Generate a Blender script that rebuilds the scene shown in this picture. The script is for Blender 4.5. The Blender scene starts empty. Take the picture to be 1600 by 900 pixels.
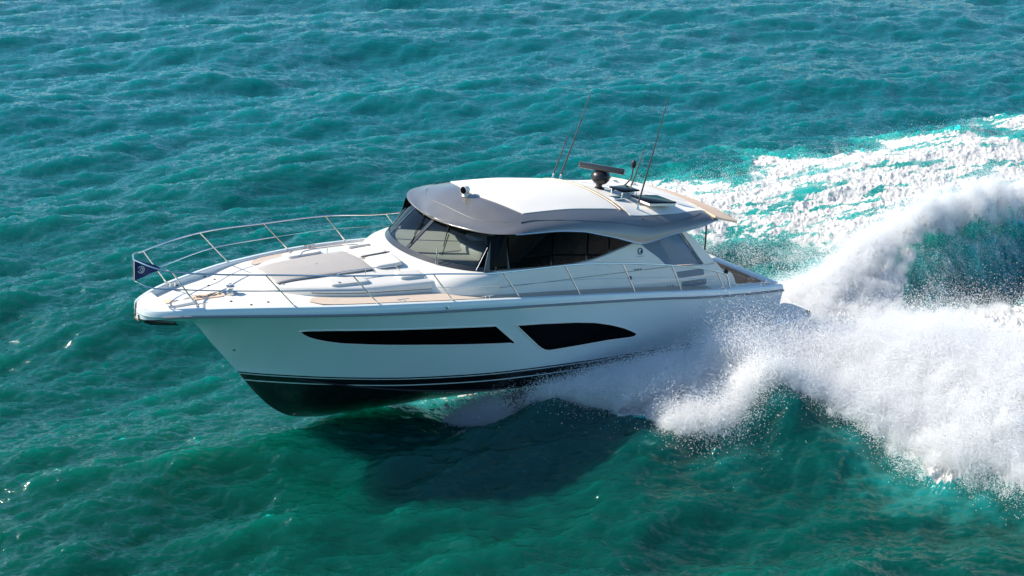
import bpy, bmesh, math, random
import numpy as np
from mathutils import Matrix, Vector
from mathutils.geometry import tessellate_polygon
rnd = random.Random(7)
nr = np.random.default_rng(11)
sc = bpy.context.scene
COL = sc.collection

# ------------------------------------------------------------------ camera
cam = bpy.data.cameras.new('camera')
cam.sensor_width = 36
cam.lens = 48.98
cam.clip_start = 0.5
cam.clip_end = 9000
camo = bpy.data.objects.new('camera', cam)
COL.objects.link(camo)
CAM_H = 11.816
camo.location = (0, 0, CAM_H)
camo.rotation_euler = (math.radians(90 - 18.90), 0, 0)
sc.camera = camo

# ------------------------------------------------------------------ sun and sky
SUN_EL = 37.0
SUN_AZ = 170.0            # the sun stands towards -X, a little beyond the boat; shadows fall to the right and forward
world = bpy.data.worlds.new('World')
sc.world = world
world.use_nodes = True
wn = world.node_tree
wn.nodes.clear()
sky = wn.nodes.new('ShaderNodeTexSky')
sky.sky_type = 'NISHITA'
sky.sun_disc = False
sky.sun_elevation = math.radians(SUN_EL)
sky.sun_rotation = math.radians(90 - SUN_AZ)
sky.air_density = 1.0
sky.dust_density = 0.9
sky.ozone_density = 2.5
bg = wn.nodes.new('ShaderNodeBackground')
bg.inputs['Strength'].default_value = 0.10
wo = wn.nodes.new('ShaderNodeOutputWorld')
tint = wn.nodes.new('ShaderNodeMix'); tint.data_type = 'RGBA'; tint.blend_type = 'MULTIPLY'
tint.inputs[0].default_value = 1.0; tint.inputs[7].default_value = (0.66, 0.90, 1.02, 1)      # a deep clear blue sky
wn.links.new(sky.outputs[0], tint.inputs[6])
wn.links.new(tint.outputs[2], bg.inputs[0])
wn.links.new(bg.outputs[0], wo.inputs[0])
sl = bpy.data.lights.new('sun', 'SUN')
sl.energy = 4.7
sl.angle = math.radians(0.55)
sl.color = (1.0, 0.89, 0.75)
slo = bpy.data.objects.new('sun', sl)
COL.objects.link(slo)
sd = Vector((math.cos(math.radians(SUN_AZ)) * math.cos(math.radians(SUN_EL)),
             math.sin(math.radians(SUN_AZ)) * math.cos(math.radians(SUN_EL)), math.sin(math.radians(SUN_EL))))
slo.rotation_euler = sd.to_track_quat('Z', 'Y').to_euler()
slo.location = (-20, 10, 30)
vs = sc.view_settings
vs.view_transform = 'Standard'
vs.look = 'None'
vs.gamma = 1.0
vs.exposure = 0.75
vs.use_curve_mapping = False
sc.cycles.max_bounces = 10
sc.cycles.volume_bounces = 5
sc.cycles.volume_step_rate = 2.0
sc.cycles.transparent_max_bounces = 12
sc.cycles.caustics_reflective = False
sc.cycles.caustics_refractive = False

# ------------------------------------------------------------------ materials
def new_mat(name):
    m = bpy.data.materials.new(name)
    m.use_nodes = True
    return m, m.node_tree, m.node_tree.nodes['Principled BSDF']

def node(nt, typ, **kw):
    n = nt.nodes.new(typ)
    for k, v in kw.items():
        if k in n.inputs.keys() if hasattr(n.inputs, 'keys') else False:
            n.inputs[k].default_value = v
        else:
            setattr(n, k, v)
    return n

def simple(name, col, rough=0.4, metal=0.0, coat=0.0, var=0.04, scale=3.0, bump=0.0, spec=0.5):
    m, nt, b = new_mat(name)
    tc = node(nt, 'ShaderNodeTexCoord')
    ns = node(nt, 'ShaderNodeTexNoise')
    ns.inputs['Scale'].default_value = scale
    ns.inputs['Detail'].default_value = 5
    nt.links.new(tc.outputs['Object'], ns.inputs['Vector'])
    mx = node(nt, 'ShaderNodeMix', data_type='RGBA')
    mx.inputs[6].default_value = tuple(c * (1 - var) for c in col) + (1,)
    mx.inputs[7].default_value = tuple(min(1, c * (1 + var)) for c in col) + (1,)
    nt.links.new(ns.outputs['Fac'], mx.inputs[0])
    nt.links.new(mx.outputs[2], b.inputs['Base Color'])
    rm = node(nt, 'ShaderNodeMapRange')
    rm.inputs['To Min'].default_value = max(0.02, rough * 0.85)
    rm.inputs['To Max'].default_value = rough * 1.2
    nt.links.new(ns.outputs['Fac'], rm.inputs['Value'])
    nt.links.new(rm.outputs[0], b.inputs['Roughness'])
    b.inputs['Metallic'].default_value = metal
    b.inputs['Coat Weight'].default_value = coat
    b.inputs['Coat Roughness'].default_value = 0.04
    b.inputs['Specular IOR Level'].default_value = spec
    if bump:
        bp = node(nt, 'ShaderNodeBump')
        n2 = node(nt, 'ShaderNodeTexNoise')
        n2.inputs['Scale'].default_value = 120
        nt.links.new(tc.outputs['Object'], n2.inputs['Vector'])
        bp.inputs['Strength'].default_value = bump
        bp.inputs['Distance'].default_value = 0.01
        nt.links.new(n2.outputs['Fac'], bp.inputs['Height'])
        nt.links.new(bp.outputs[0], b.inputs['Normal'])
    return m

MAT = {}
MAT['gel'] = simple('white gelcoat', (0.82, 0.79, 0.73), 0.22, coat=0.6, var=0.02)
MAT['deckw'] = simple('white deck moulding', (0.82, 0.78, 0.71), 0.5, var=0.03, bump=0.05)
MAT['cream'] = simple('cream white roof panel', (0.84, 0.81, 0.75), 0.45, var=0.02)
MAT['tan'] = simple('tan deck tread', (0.60, 0.50, 0.41), 0.75, var=0.08, scale=8, bump=0.4)
MAT['teak'] = simple('teak decking', (0.42, 0.27, 0.15), 0.6, var=0.2, scale=12, bump=0.3)
MAT['tread'] = simple('pale tread mat', (0.66, 0.65, 0.62), 0.8, var=0.04, bump=0.3)
MAT['pad'] = simple('grey sun pad fabric', (0.42, 0.40, 0.385), 0.85, var=0.05, bump=0.3)
MAT['cush'] = simple('cream cushion vinyl', (0.72, 0.70, 0.65), 0.6, var=0.03)
MAT['silver'] = simple('silver grey hardtop paint', (0.25, 0.237, 0.225), 0.36, metal=0.6, coat=0.8, var=0.02)
MAT['steel'] = simple('polished stainless steel', (0.68, 0.67, 0.65), 0.16, metal=1.0, var=0.02)
MAT['black'] = simple('black plastic', (0.012, 0.012, 0.014), 0.35, var=0.1)
MAT['frame'] = simple('dark window frame', (0.03, 0.032, 0.036), 0.25, coat=0.5)
MAT['dglass'] = simple('black tinted glass', (0.002, 0.002, 0.003), 0.03, spec=0.08, var=0)
MAT['rub'] = simple('grey rub rail', (0.22, 0.23, 0.24), 0.4)
MAT['line'] = simple('dark seam', (0.13, 0.14, 0.15), 0.5)
MAT['greyp'] = simple('blue grey vent panel', (0.22, 0.26, 0.30), 0.5)
MAT['navy'] = simple('navy flag cloth', (0.01, 0.03, 0.13), 0.8)
MAT['whitec'] = simple('white cloth', (0.75, 0.75, 0.75), 0.8)
MAT['inter'] = simple('pale grey cabin lining', (0.42, 0.42, 0.40), 0.7)
MAT['dark'] = simple('dark cabin interior', (0.03, 0.024, 0.02), 0.7)
MAT['galv'] = simple('galvanised chain', (0.35, 0.34, 0.32), 0.5, metal=0.7)
MAT['ochre'] = simple('weathered bronze', (0.34, 0.27, 0.17), 0.45, metal=0.5)
MAT['beige'] = simple('beige cockpit lining', (0.86, 0.62, 0.44), 0.55, var=0.06)

def glass_mat(name, tint, fac_gloss=1.0):
    m, nt, b = new_mat(name)
    out = nt.nodes['Material Output']
    tr = node(nt, 'ShaderNodeBsdfTransparent')
    tr.inputs[0].default_value = tint + (1,)
    gl = node(nt, 'ShaderNodeBsdfGlossy')
    gl.inputs['Roughness'].default_value = 0.02
    fr = node(nt, 'ShaderNodeFresnel')
    fr.inputs['IOR'].default_value = 1.45
    mx = node(nt, 'ShaderNodeMixShader')
    nt.links.new(fr.outputs[0], mx.inputs[0])
    nt.links.new(tr.outputs[0], mx.inputs[1])
    nt.links.new(gl.outputs[0], mx.inputs[2])
    nt.links.new(mx.outputs[0], out.inputs[0])
    return m
MAT['glass'] = glass_mat('windscreen glass', (0.72, 0.78, 0.76))
MAT['sideglass'] = glass_mat('dark side glass', (0.10, 0.11, 0.11))

def clear_mat():
    m, nt, b = new_mat('clear grey curtain')
    out = nt.nodes['Material Output']
    tr = node(nt, 'ShaderNodeBsdfTransparent')
    tr.inputs[0].default_value = (0.45, 0.60, 0.75, 1)
    b.inputs['Base Color'].default_value = (0.16, 0.25, 0.36, 1)
    b.inputs['Roughness'].default_value = 0.12
    mx = node(nt, 'ShaderNodeMixShader')
    mx.inputs[0].default_value = 0.74
    nt.links.new(tr.outputs[0], mx.inputs[1])
    nt.links.new(b.outputs[0], mx.inputs[2])
    nt.links.new(mx.outputs[0], out.inputs[0])
    return m
MAT['clear'] = clear_mat()

def hull_mat():
    m, nt, b = new_mat('hull gelcoat with black antifouling')
    tc = node(nt, 'ShaderNodeTexCoord')
    sx = node(nt, 'ShaderNodeSeparateXYZ')
    nt.links.new(tc.outputs['Object'], sx.inputs[0])
    cr = node(nt, 'ShaderNodeValToRGB')
    cr.color_ramp.interpolation = 'CONSTANT'
    mr = node(nt, 'ShaderNodeMapRange')
    mr.inputs['From Min'].default_value = -1.5
    mr.inputs['From Max'].default_value = -0.5
    nt.links.new(sx.outputs['Z'], mr.inputs['Value'])
    nt.links.new(mr.outputs[0], cr.inputs[0])
    white = (0.76, 0.83, 0.83, 1)  # white gelcoat with the water's teal reflection tinted into the colour
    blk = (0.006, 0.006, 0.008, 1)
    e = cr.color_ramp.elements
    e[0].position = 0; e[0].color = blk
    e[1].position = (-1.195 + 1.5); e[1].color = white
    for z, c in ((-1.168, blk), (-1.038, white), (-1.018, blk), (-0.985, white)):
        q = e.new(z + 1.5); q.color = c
    nt.links.new(cr.outputs[0], b.inputs['Base Color'])
    b.inputs['Roughness'].default_value = 0.16
    b.inputs['Coat Weight'].default_value = 0.7
    b.inputs['Coat Roughness'].default_value = 0.03
    ns = node(nt, 'ShaderNodeTexNoise')
    ns.inputs['Scale'].default_value = 1.2
    nt.links.new(tc.outputs['Object'], ns.inputs['Vector'])
    bp = node(nt, 'ShaderNodeBump')
    bp.inputs['Strength'].default_value = 0.06
    bp.inputs['Distance'].default_value = 0.05
    nt.links.new(ns.outputs['Fac'], bp.inputs['Height'])
    nt.links.new(bp.outputs[0], b.inputs['Normal'])
    return m
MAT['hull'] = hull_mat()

# ------------------------------------------------------------------ mesh helpers
def link(name, me, mat=None, parent=None, smooth=True, angle=None):
    if mat is not None:
        for mm in (mat if isinstance(mat, (list, tuple)) else [mat]):
            me.materials.append(MAT[mm] if isinstance(mm, str) else mm)
    o = bpy.data.objects.new(name, me)
    COL.objects.link(o)
    if parent is not None:
        o.parent = parent
    if smooth and len(me.polygons):
        me.polygons.foreach_set('use_smooth', [True] * len(me.polygons))
        if angle is not None:
            me.set_sharp_from_angle(angle=math.radians(angle))
    return o

def mesh(name, V, F, mat=None, parent=None, smooth=True, angle=35, fix=True):
    me = bpy.data.meshes.new(name)
    me.from_pydata([tuple(v) for v in V], [], [tuple(f) for f in F])
    if fix:
        bm = bmesh.new(); bm.from_mesh(me)
        bmesh.ops.remove_doubles(bm, verts=bm.verts, dist=1e-5)
        bmesh.ops.recalc_face_normals(bm, faces=bm.faces)
        bm.to_mesh(me); bm.free()
    me.update()
    return link(name, me, mat, parent, smooth, angle)

class MB:
    """collects shapes for one mesh"""
    def __init__(s): s.V = []; s.F = []
    def add(s, V, F):
        k = len(s.V); s.V += [tuple(v) for v in V]; s.F += [tuple(i + k for i in f) for f in F]; return s
    def grid(s, rows, close=False, cap=False):
        n = len(rows[0]); V = [p for r in rows for p in r]; F = []
        for i in range(len(rows) - 1):
            for j in range(n if close else n - 1):
                a = i * n + j; b = i * n + (j + 1) % n
                F.append((a, b, b + n, a + n))
        if cap:
            F.append(tuple(range(n))[::-1]); F.append(tuple((len(rows) - 1) * n + j for j in range(n)))
        return s.add(V, F)
    def tube(s, pts, r, n=8, cap=True):
        pts = [Vector(p) for p in pts]; rows = []
        rr = r if isinstance(r, (list, tuple)) else [r] * len(pts)
        up = None
        for i, p in enumerate(pts):
            t = (pts[min(i + 1, len(pts) - 1)] - pts[max(i - 1, 0)]).normalized()
            if up is None:
                up = Vector((0, 0, 1)) if abs(t.z) < .9 else Vector((1, 0, 0))
            a = t.cross(up).normalized(); b = a.cross(t).normalized(); up = b
            rows.append([p + a * rr[i] * math.cos(2 * math.pi * k / n) + b * rr[i] * math.sin(2 * math.pi * k / n) for k in range(n)])
        return s.grid(rows, close=True, cap=cap)
    def box(s, c, d, rz=0, bev=0.0, ry=0, taper=1.0):
        """rounded box: centre, full sizes"""
        c = Vector(c); hx, hy, hz = d[0] / 2, d[1] / 2, d[2] / 2
        bev = min(bev, hx * .95, hy * .95, hz * .95)
        R = Matrix.Rotation(rz, 3, 'Z') @ Matrix.Rotation(ry, 3, 'Y')
        def ring(z, inset, sc_=1.0):
            o = []
            x, y = hx * sc_ - inset, hy * sc_ - inset
            cr = max(bev - inset, 0.0) if bev else 0
            for (sx, sy, a0) in ((1, 1, 0), (-1, 1, 90), (-1, -1, 180), (1, -1, 270)):
                if bev:
                    for k in range(4):
                        a = math.radians(a0 + 30 * k)
                        o.append((sx * (x - cr) + cr * math.cos(a), sy * (y - cr) + cr * math.sin(a), z))
                else:
                    o.append((sx * x, sy * y, z))
            return [c + R @ Vector(p) for p in o]
        if bev:
            rows = [ring(-hz, bev), ring(-hz + bev * .3, bev * .3), ring(-hz + bev, 0), ring(hz - bev, 0, taper), ring(hz - bev * .3, bev * .3, taper), ring(hz, bev, taper)]
        else:
            rows = [ring(-hz, 0), ring(hz, 0, taper)]
        return s.grid(rows, close=True, cap=True)
    def lathe(s, c, prof, n=16, axis=(0, 0, 1)):
        c = Vector(c); q = Vector((0, 0, 1)).rotation_difference(Vector(axis))
        rows = [[c + q @ Vector((r * math.cos(2 * math.pi * k / n), r * math.sin(2 * math.pi * k / n), z)) for k in range(n)] for r, z in prof]
        return s.grid(rows, close=True, cap=True)
    def slab(s, top, thick, down=(0, 0, -1)):
        """closed slab from an outline (list of 3D points)"""
        top = [Vector(p) for p in top]; dn = Vector(down) * thick; n = len(top)
        tri = tessellate_polygon([top])
        V = top + [p + dn for p in top]
        F = [tuple(t) for t in tri] + [tuple(i + n for i in t[::-1]) for t in tri]
        F += [(i, (i + 1) % n, (i + 1) % n + n, i + n) for i in range(n)]
        return s.add(V, F)
    def build(s, name, mat, parent=None, smooth=True, angle=35):
        return mesh(name, s.V, s.F, mat, parent, smooth, angle)

def interp(xs, ys):
    """monotone-ish cubic interpolation"""
    xs = list(xs); ys = list(ys)
    if xs[0] > xs[-1]: xs = xs[::-1]; ys = ys[::-1]
    n = len(xs); d = [(ys[i + 1] - ys[i]) / (xs[i + 1] - xs[i]) for i in range(n - 1)]
    m = [d[0]] + [0 if d[i - 1] * d[i] <= 0 else 2 * d[i - 1] * d[i] / (d[i - 1] + d[i]) for i in range(1, n - 1)] + [d[-1]]
    def f(x):
        if x <= xs[0]: return ys[0]
        if x >= xs[-1]: return ys[-1]
        i = max(k for k in range(n - 1) if xs[k] <= x); h = xs[i + 1] - xs[i]; t = (x - xs[i]) / h
        return ((2 * t ** 3 - 3 * t * t + 1) * ys[i] + (t ** 3 - 2 * t * t + t) * h * m[i] + (3 * t * t - 2 * t ** 3) * ys[i + 1] + (t ** 3 - t * t) * h * m[i + 1])
    return f

def resample(pts, n):
    pts = [Vector(p) for p in pts]; L = [0]
    for a, b in zip(pts, pts[1:]): L.append(L[-1] + (b - a).length)
    fs = [interp(L, [p[k] for p in pts]) for k in range(3)]
    return [Vector([f(L[-1] * i / (n - 1)) for f in fs]) for i in range(n)]

# ------------------------------------------------------------------ the sea
BO = np.array([4.911, 32.061])                      # boat origin (transom) on the water plane
BD = np.array([-0.806, -0.593]); PD = np.array([0.593, -0.806])
def track(x, y):
    dx = x - BO[0]; dy = y - BO[1]
    return dx * BD[0] + dy * BD[1], dx * PD[0] + dy * PD[1]

def fft_tile(N, L, p, k0, theta, spread, seed, iso=0.15):
    g = np.random.default_rng(seed)
    k1 = np.fft.fftfreq(N, L / N) * 2 * np.pi
    kx, ky = np.meshgrid(k1, k1, indexing='xy')
    k = np.hypot(kx, ky); k[0, 0] = 1
    S = k ** (-p) * np.exp(-(k0 / k) ** 2)
    c = np.cos(np.arctan2(ky, kx) - theta)
    S = S * (iso + (1 - iso) * np.abs(c) ** spread)
    S[0, 0] = 0
    h = (g.normal(size=(N, N)) + 1j * g.normal(size=(N, N))) * np.sqrt(S)
    H = np.fft.ifft2(h).real
    s = H.std(); h = h / s
    H = H / s
    Dx = np.fft.ifft2(1j * kx / k * h).real; Dy = np.fft.ifft2(1j * ky / k * h).real
    return H, Dx, Dy

def samp(T, L, x, y):
    N = T.shape[0]; fx = (x / L * N) % N; fy = (y / L * N) % N
    i = np.floor(fx).astype(int); j = np.floor(fy).astype(int); a = fx - i; b = fy - j
    i %= N; j %= N; i2 = (i + 1) % N; j2 = (j + 1) % N
    return (T[j, i] * (1 - a) * (1 - b) + T[j, i2] * a * (1 - b) + T[j2, i] * (1 - a) * b + T[j2, i2] * a * b)

WAVE_TH = math.radians(112)          # direction in which the sea runs
T1 = fft_tile(512, 61.0, 4.5, 0.42, WAVE_TH, 5, 1, 0.05)
T2 = fft_tile(512, 19.3, 3.9, 1.8, WAVE_TH + .2, 4, 2, 0.07)
T3 = fft_tile(512, 7.7, 3.6, 5.0, WAVE_TH - .2, 4, 3, 0.1)
TN = fft_tile(512, 9.1, 2.9, 2.2, 0, 0, 4, 1.0)[0]     # lumpy noise for foam
TM = fft_tile(256, 23.0, 3.4, .7, 0, 0, 5, 1.0)[0]     # broad noise

def sstep(a, b, x):
    t = np.clip((x - a) / (b - a), 0, 1); return t * t * (3 - 2 * t)

def sdf(poly, x, y):
    """signed distance, positive inside"""
    P = np.array(poly, float); d = np.full(x.shape, 1e9); ins = np.zeros(x.shape, bool)
    for (x1, y1), (x2, y2) in zip(P, np.roll(P, -1, 0)):
        ex, ey = x2 - x1, y2 - y1
        t = np.clip(((x - x1) * ex + (y - y1) * ey) / (ex * ex + ey * ey), 0, 1)
        d = np.minimum(d, np.hypot(x - x1 - t * ex, y - y1 - t * ey))
        c = (y1 > y) != (y2 > y)
        with np.errstate(divide='ignore', invalid='ignore'):
            ins ^= c & (x < (x2 - x1) * (y - y1) / (y2 - y1 + 1e-12) + x1)
    return np.where(ins, d, -d)

PORT = [(7.7, 1.0), (7.5, 1.3), (7.2, 1.55), (6.9, 2.3), (6.4, 3.1), (6.1, 4.0), (6.0, 4.8), (5.4, 5.4), (4.4, 5.3), (3.4, 5.0), (2.4, 5.2), (2.4, 6.4), (2.6, 7.5),
        (2.6, 8.6), (1.8, 9.2), (1.5, 10.4), (-1, 12), (-6, 13), (-24, 16), (-24, 5.5), (-12, 4.4), (-7, 3.3), (-5.0, 2.2), (-3, 0), (0, 0), (5, 0), (7, .5)]
MIDW = [(0, -2), (-2.6, -1.2), (-3.6, -1.15), (-5.5, -1.5), (-8.9, -2.2), (-13, -3.2), (-26, -4.5), (-26, .8), (-12, .1), (-8.5, .4), (-6, 1.0), (-4.6, 2.4), (-2, 2.6), (0, 2.2)]
STAR = [(8.5, -.3), (7, -1.8), (5.5, -3.6), (3, -6), (0, -9), (-4, -11), (-7.7, -11.5), (-8.8, -10.1), (-9.2, -8.6), (-10.5, -9.4), (-12.9, -11.8), (-13.7, -10.3), (-15.3, -8.9),
        (-17.2, -9.2), (-18.4, -11.0), (-20.5, -9.6), (-22, -6.6), (-24, -7.9), (-23.2, -9.6), (-25.6, -10.6), (-44, -12), (-44, -1), (-24, -1), (-14, -2.0), (-10, -1.6), (-8.6, -1.8),
        (-7.3, -2.7), (-6.2, -3.9), (-5.2, -5.0), (-3.4, -5.4), (0, -4.6), (3, -3.2), (6, -1.4), (8, 0)]

ridge_h = interp([-19, -15, -12, -9, -7.4, -6, -4.5, -3.2, -2], [.8, 1.0, 1.15, 1.3, 1.2, .9, .5, .2, 0])
ridge_n = interp([-19, -12, -9, -6, -3], [-1.4, -.5, -.1, 0.1, .2])
mound = [  # u, n, su, sn, height
    (2.5, 4.8, 5.5, 3.6, .36), (4.0, 10.2, 7.0, 3.6, -.48), (-3, 9.5, 5, 4, .25),
    (4.6, 3.6, 1.5, .9, .10), (2.6, 4.0, 1.9, 1.1, .14), (0.0, 5.4, 2.3, 1.6, .18), (-2.5, 6.6, 2.6, 2.0, .25), (0, 8.4, 1.6, 1.6, .45), (-5.5, 8.5, 3, 2.5, .5), (-11, 9.5, 4, 3, .4),
    (-9.5, 2.3, 4.5, 1.1, -.55), (-4.8, 1.9, 1.8, 1.0, -.25), (-6.2, -2.6, 3.2, 1.3, -.45), (-2.6, -2.9, 2.0, 1.3, -.35),
    (-4, -7.5, 5, 2.0, .35), (-12, -7, 5, 2.2, .3), (-20, -7, 6, 2.5, .3)]
humps = [  # wave humps in front of the spray: x, y, angle, s_along, s_across, h
    (5.35, 25.35, math.radians(-62), 1.7, .75, .42), (0.75, 25.7, math.radians(-15), 1.2, .55, .30), (-1.9, 25.2, math.radians(60), 1.9, .8, -.22),
    (2.6, 24.4, math.radians(-10), 1.6, .6, .2), (9.0, 23.6, math.radians(-25), 1.8, .8, .3), (3.0, 21.6, math.radians(20), 2.6, 1.0, -.15), (-.2, 28.2, math.radians(30), 2.2, .8, .16)]

def wake(x, y):
    u, n = track(x, y)
    wob = samp(TN, 9.1, x * .9, y * .9)
    wob2 = samp(TN, 9.1, x * 3.1 + 5, y * 3.1)
    brd = samp(TM, 23.0, x, y)
    f = np.zeros_like(x)
    near = (u < 12) & (u > -48) & (np.abs(n) < 20)
    un, nn, wn_, w2, bn = u[near], n[near], wob[near], wob2[near], brd[near]
    dp = sdf(PORT, un, nn); dm = sdf(MIDW, un, nn); ds = sdf(STAR, un, nn)
    jag = wn_ * .16 + w2 * .06
    fp = sstep(-.10, .22, dp + jag)
    fm = sstep(-.35, .5, dm + jag * 1.6)
    fs = sstep(-.35, .9, ds + jag * 2.2 + bn * .25)
    f[near] = np.maximum(np.maximum(fp, fm), fs)
    h = np.zeros_like(x)
    rn = np.array([ridge_n(v) for v in np.linspace(-20, 0, 201)]); rh = np.array([ridge_h(v) for v in np.linspace(-20, 0, 201)])
    ui = np.clip((u + 20) / 20 * 200, 0, 200)
    c0 = np.interp(ui, np.arange(201), rn); a0 = np.interp(ui, np.arange(201), rh) * (u < 0) * sstep(-34, -19, u)
    dn = n - c0
    h += a0 * np.where(dn > 0, np.exp(-(dn / 1.55) ** 2), np.exp(-(dn / .85) ** 2)) * (1 + .12 * wob)
    for (mu, mn, su, sn, mh) in mound:
        h += mh * np.exp(-((u - mu) / su) ** 2 - ((n - mn) / sn) ** 2)
    for (hx, hy, a, sa, sb, hh) in humps:
        ex = (x - hx) * math.cos(a) + (y - hy) * math.sin(a); ey = -(x - hx) * math.sin(a) + (y - hy) * math.cos(a)
        h += hh * np.exp(-(ex / sa) ** 2 - (ey / sb) ** 2)
    # pressed-down water under and behind the hull
    hb = sstep(2.9, 1.6, np.abs(n)) * sstep(9.5, 7.0, u) * sstep(-3.5, -1.0, u)
    h -= hb * .55
    # aerated, milky water around the white water
    milk = np.zeros_like(x)
    milk[near] = np.maximum(np.maximum(sstep(-1.6, .6, dp + wn_ * .3) * sstep(7, 3, un), sstep(-2.6, .4, dm + wn_ * .3)), sstep(-1.4, .6, ds + wn_ * .4))
    return u, n, f, h, wob, wob2, milk

def sea_height(x, y, full=True):
    """displaced water surface: returns X, Y, Z, foam"""
    u, n, f, h, wob, wob2, milk = wake(x, y)
    dist = np.hypot(x, y)
    calm = 1 - .55 * sstep(0, .8, f)
    calm *= 1 - .5 * np.exp(-((u - 3) / 8) ** 2 - (n / 2.5) ** 4)
    A1, A2, A3 = .20, .066, .020
    a1 = samp(T1[0], 61, x, y); a2 = samp(T2[0], 19.3, x, y); a3 = samp(T3[0], 7.7, x, y)
    fade3 = np.clip(60 / np.maximum(dist, 1), 0, 1)
    Z = h + calm * (A1 * a1 + A2 * a2 + A3 * a3 * fade3)
    ch = .38 * calm
    X = x + ch * (A1 * samp(T1[1], 61, x, y) + A2 * samp(T2[1], 19.3, x, y))
    Y = y + ch * (A1 * samp(T1[2], 61, x, y) + A2 * samp(T2[2], 19.3, x, y))
    # broken lumpy white water
    port = sstep(-26, 4, u) * sstep(1.0, 4.0, n)
    lump = .03 + .035 * port
    bil = np.abs(samp(TN, 9.1, x * 1.7 + 3, y * 1.7)) + .5 * np.abs(samp(TN, 9.1, x * 4.3, y * 4.3 + 2)) + .25 * np.abs(samp(TN, 9.1, x * 9.7, y * 9.7 + 2))
    Z = Z + f * lump * (bil - .7)
    # streaks in the starboard wake run aft
    st = samp(TN, 9.1, u * .35, n * 1.6) + .5 * samp(TN, 9.1, u * .9, n * 3.7 + 4)
    f = f * np.clip(1 - .50 * sstep(.0, 1.2, st) * sstep(-1, -3.5, n), 0, 1)
    return X, Y, Z, (f, milk)

def build_sea():
    ys = [-60, -45, -33, -24, -17, -12, -8, -5, -2.5, -.5, 1.5, 3.5, 5.2, 6.8, 8.2, 9.5, 10.7, 11.8, 12.8]
    y = 13.6
    while y < 112:
        ys.append(y)
        y += max(.030, y * y / 16460 * .80) if y > 19 else .11
    while y < 5000:
        ys.append(y); y *= 1.035
    ys = np.array(ys)
    t = list(np.arange(-.43, .4301, .00072 * 1.05))
    e = []
    v = .43
    step = .002
    while v < 4.5:
        v += step; step *= 1.12; e.append(v)
    t = np.array([-q for q in e[::-1]] + t + e)
    s = np.maximum(ys, 15.0)
    x = t[None, :] * s[:, None]; yy = np.repeat(ys[:, None], len(t), 1)
    X, Y, Z, (f, milk) = sea_height(x.ravel(), yy.ravel())
    far = sstep(150, 600, np.hypot(x.ravel(), yy.ravel()))
    Z = Z * (1 - far)
    ny, nx = yy.shape
    me = bpy.data.meshes.new('water')
    me.vertices.add(nx * ny)
    me.vertices.foreach_set('co', np.stack([X, Y, Z], 1).astype(np.float32).ravel())
    a = (np.arange(ny - 1)[:, None] * nx + np.arange(nx - 1)[None, :]).ravel()
    q = np.stack([a, a + 1, a + nx + 1, a + nx], 1).astype(np.int32)
    me.loops.add(q.size); me.loops.foreach_set('vertex_index', q.ravel())
    me.polygons.add(len(q)); me.polygons.foreach_set('loop_start', np.arange(0, q.size, 4, dtype=np.int32))
    me.polygons.foreach_set('use_smooth', np.ones(len(q), bool))
    me.update(calc_edges=True)
    at = me.attributes.new('foam', 'FLOAT', 'POINT')
    at.data.foreach_set('value', f.astype(np.float32))
    at = me.attributes.new('milk', 'FLOAT', 'POINT')
    at.data.foreach_set('value', milk.astype(np.float32))
    o = link('water', me, None, None, smooth=False)
    o['kind'] = 'structure'
    o['label'] = 'turquoise green choppy sea with white foam in the wake'
    return o

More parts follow.
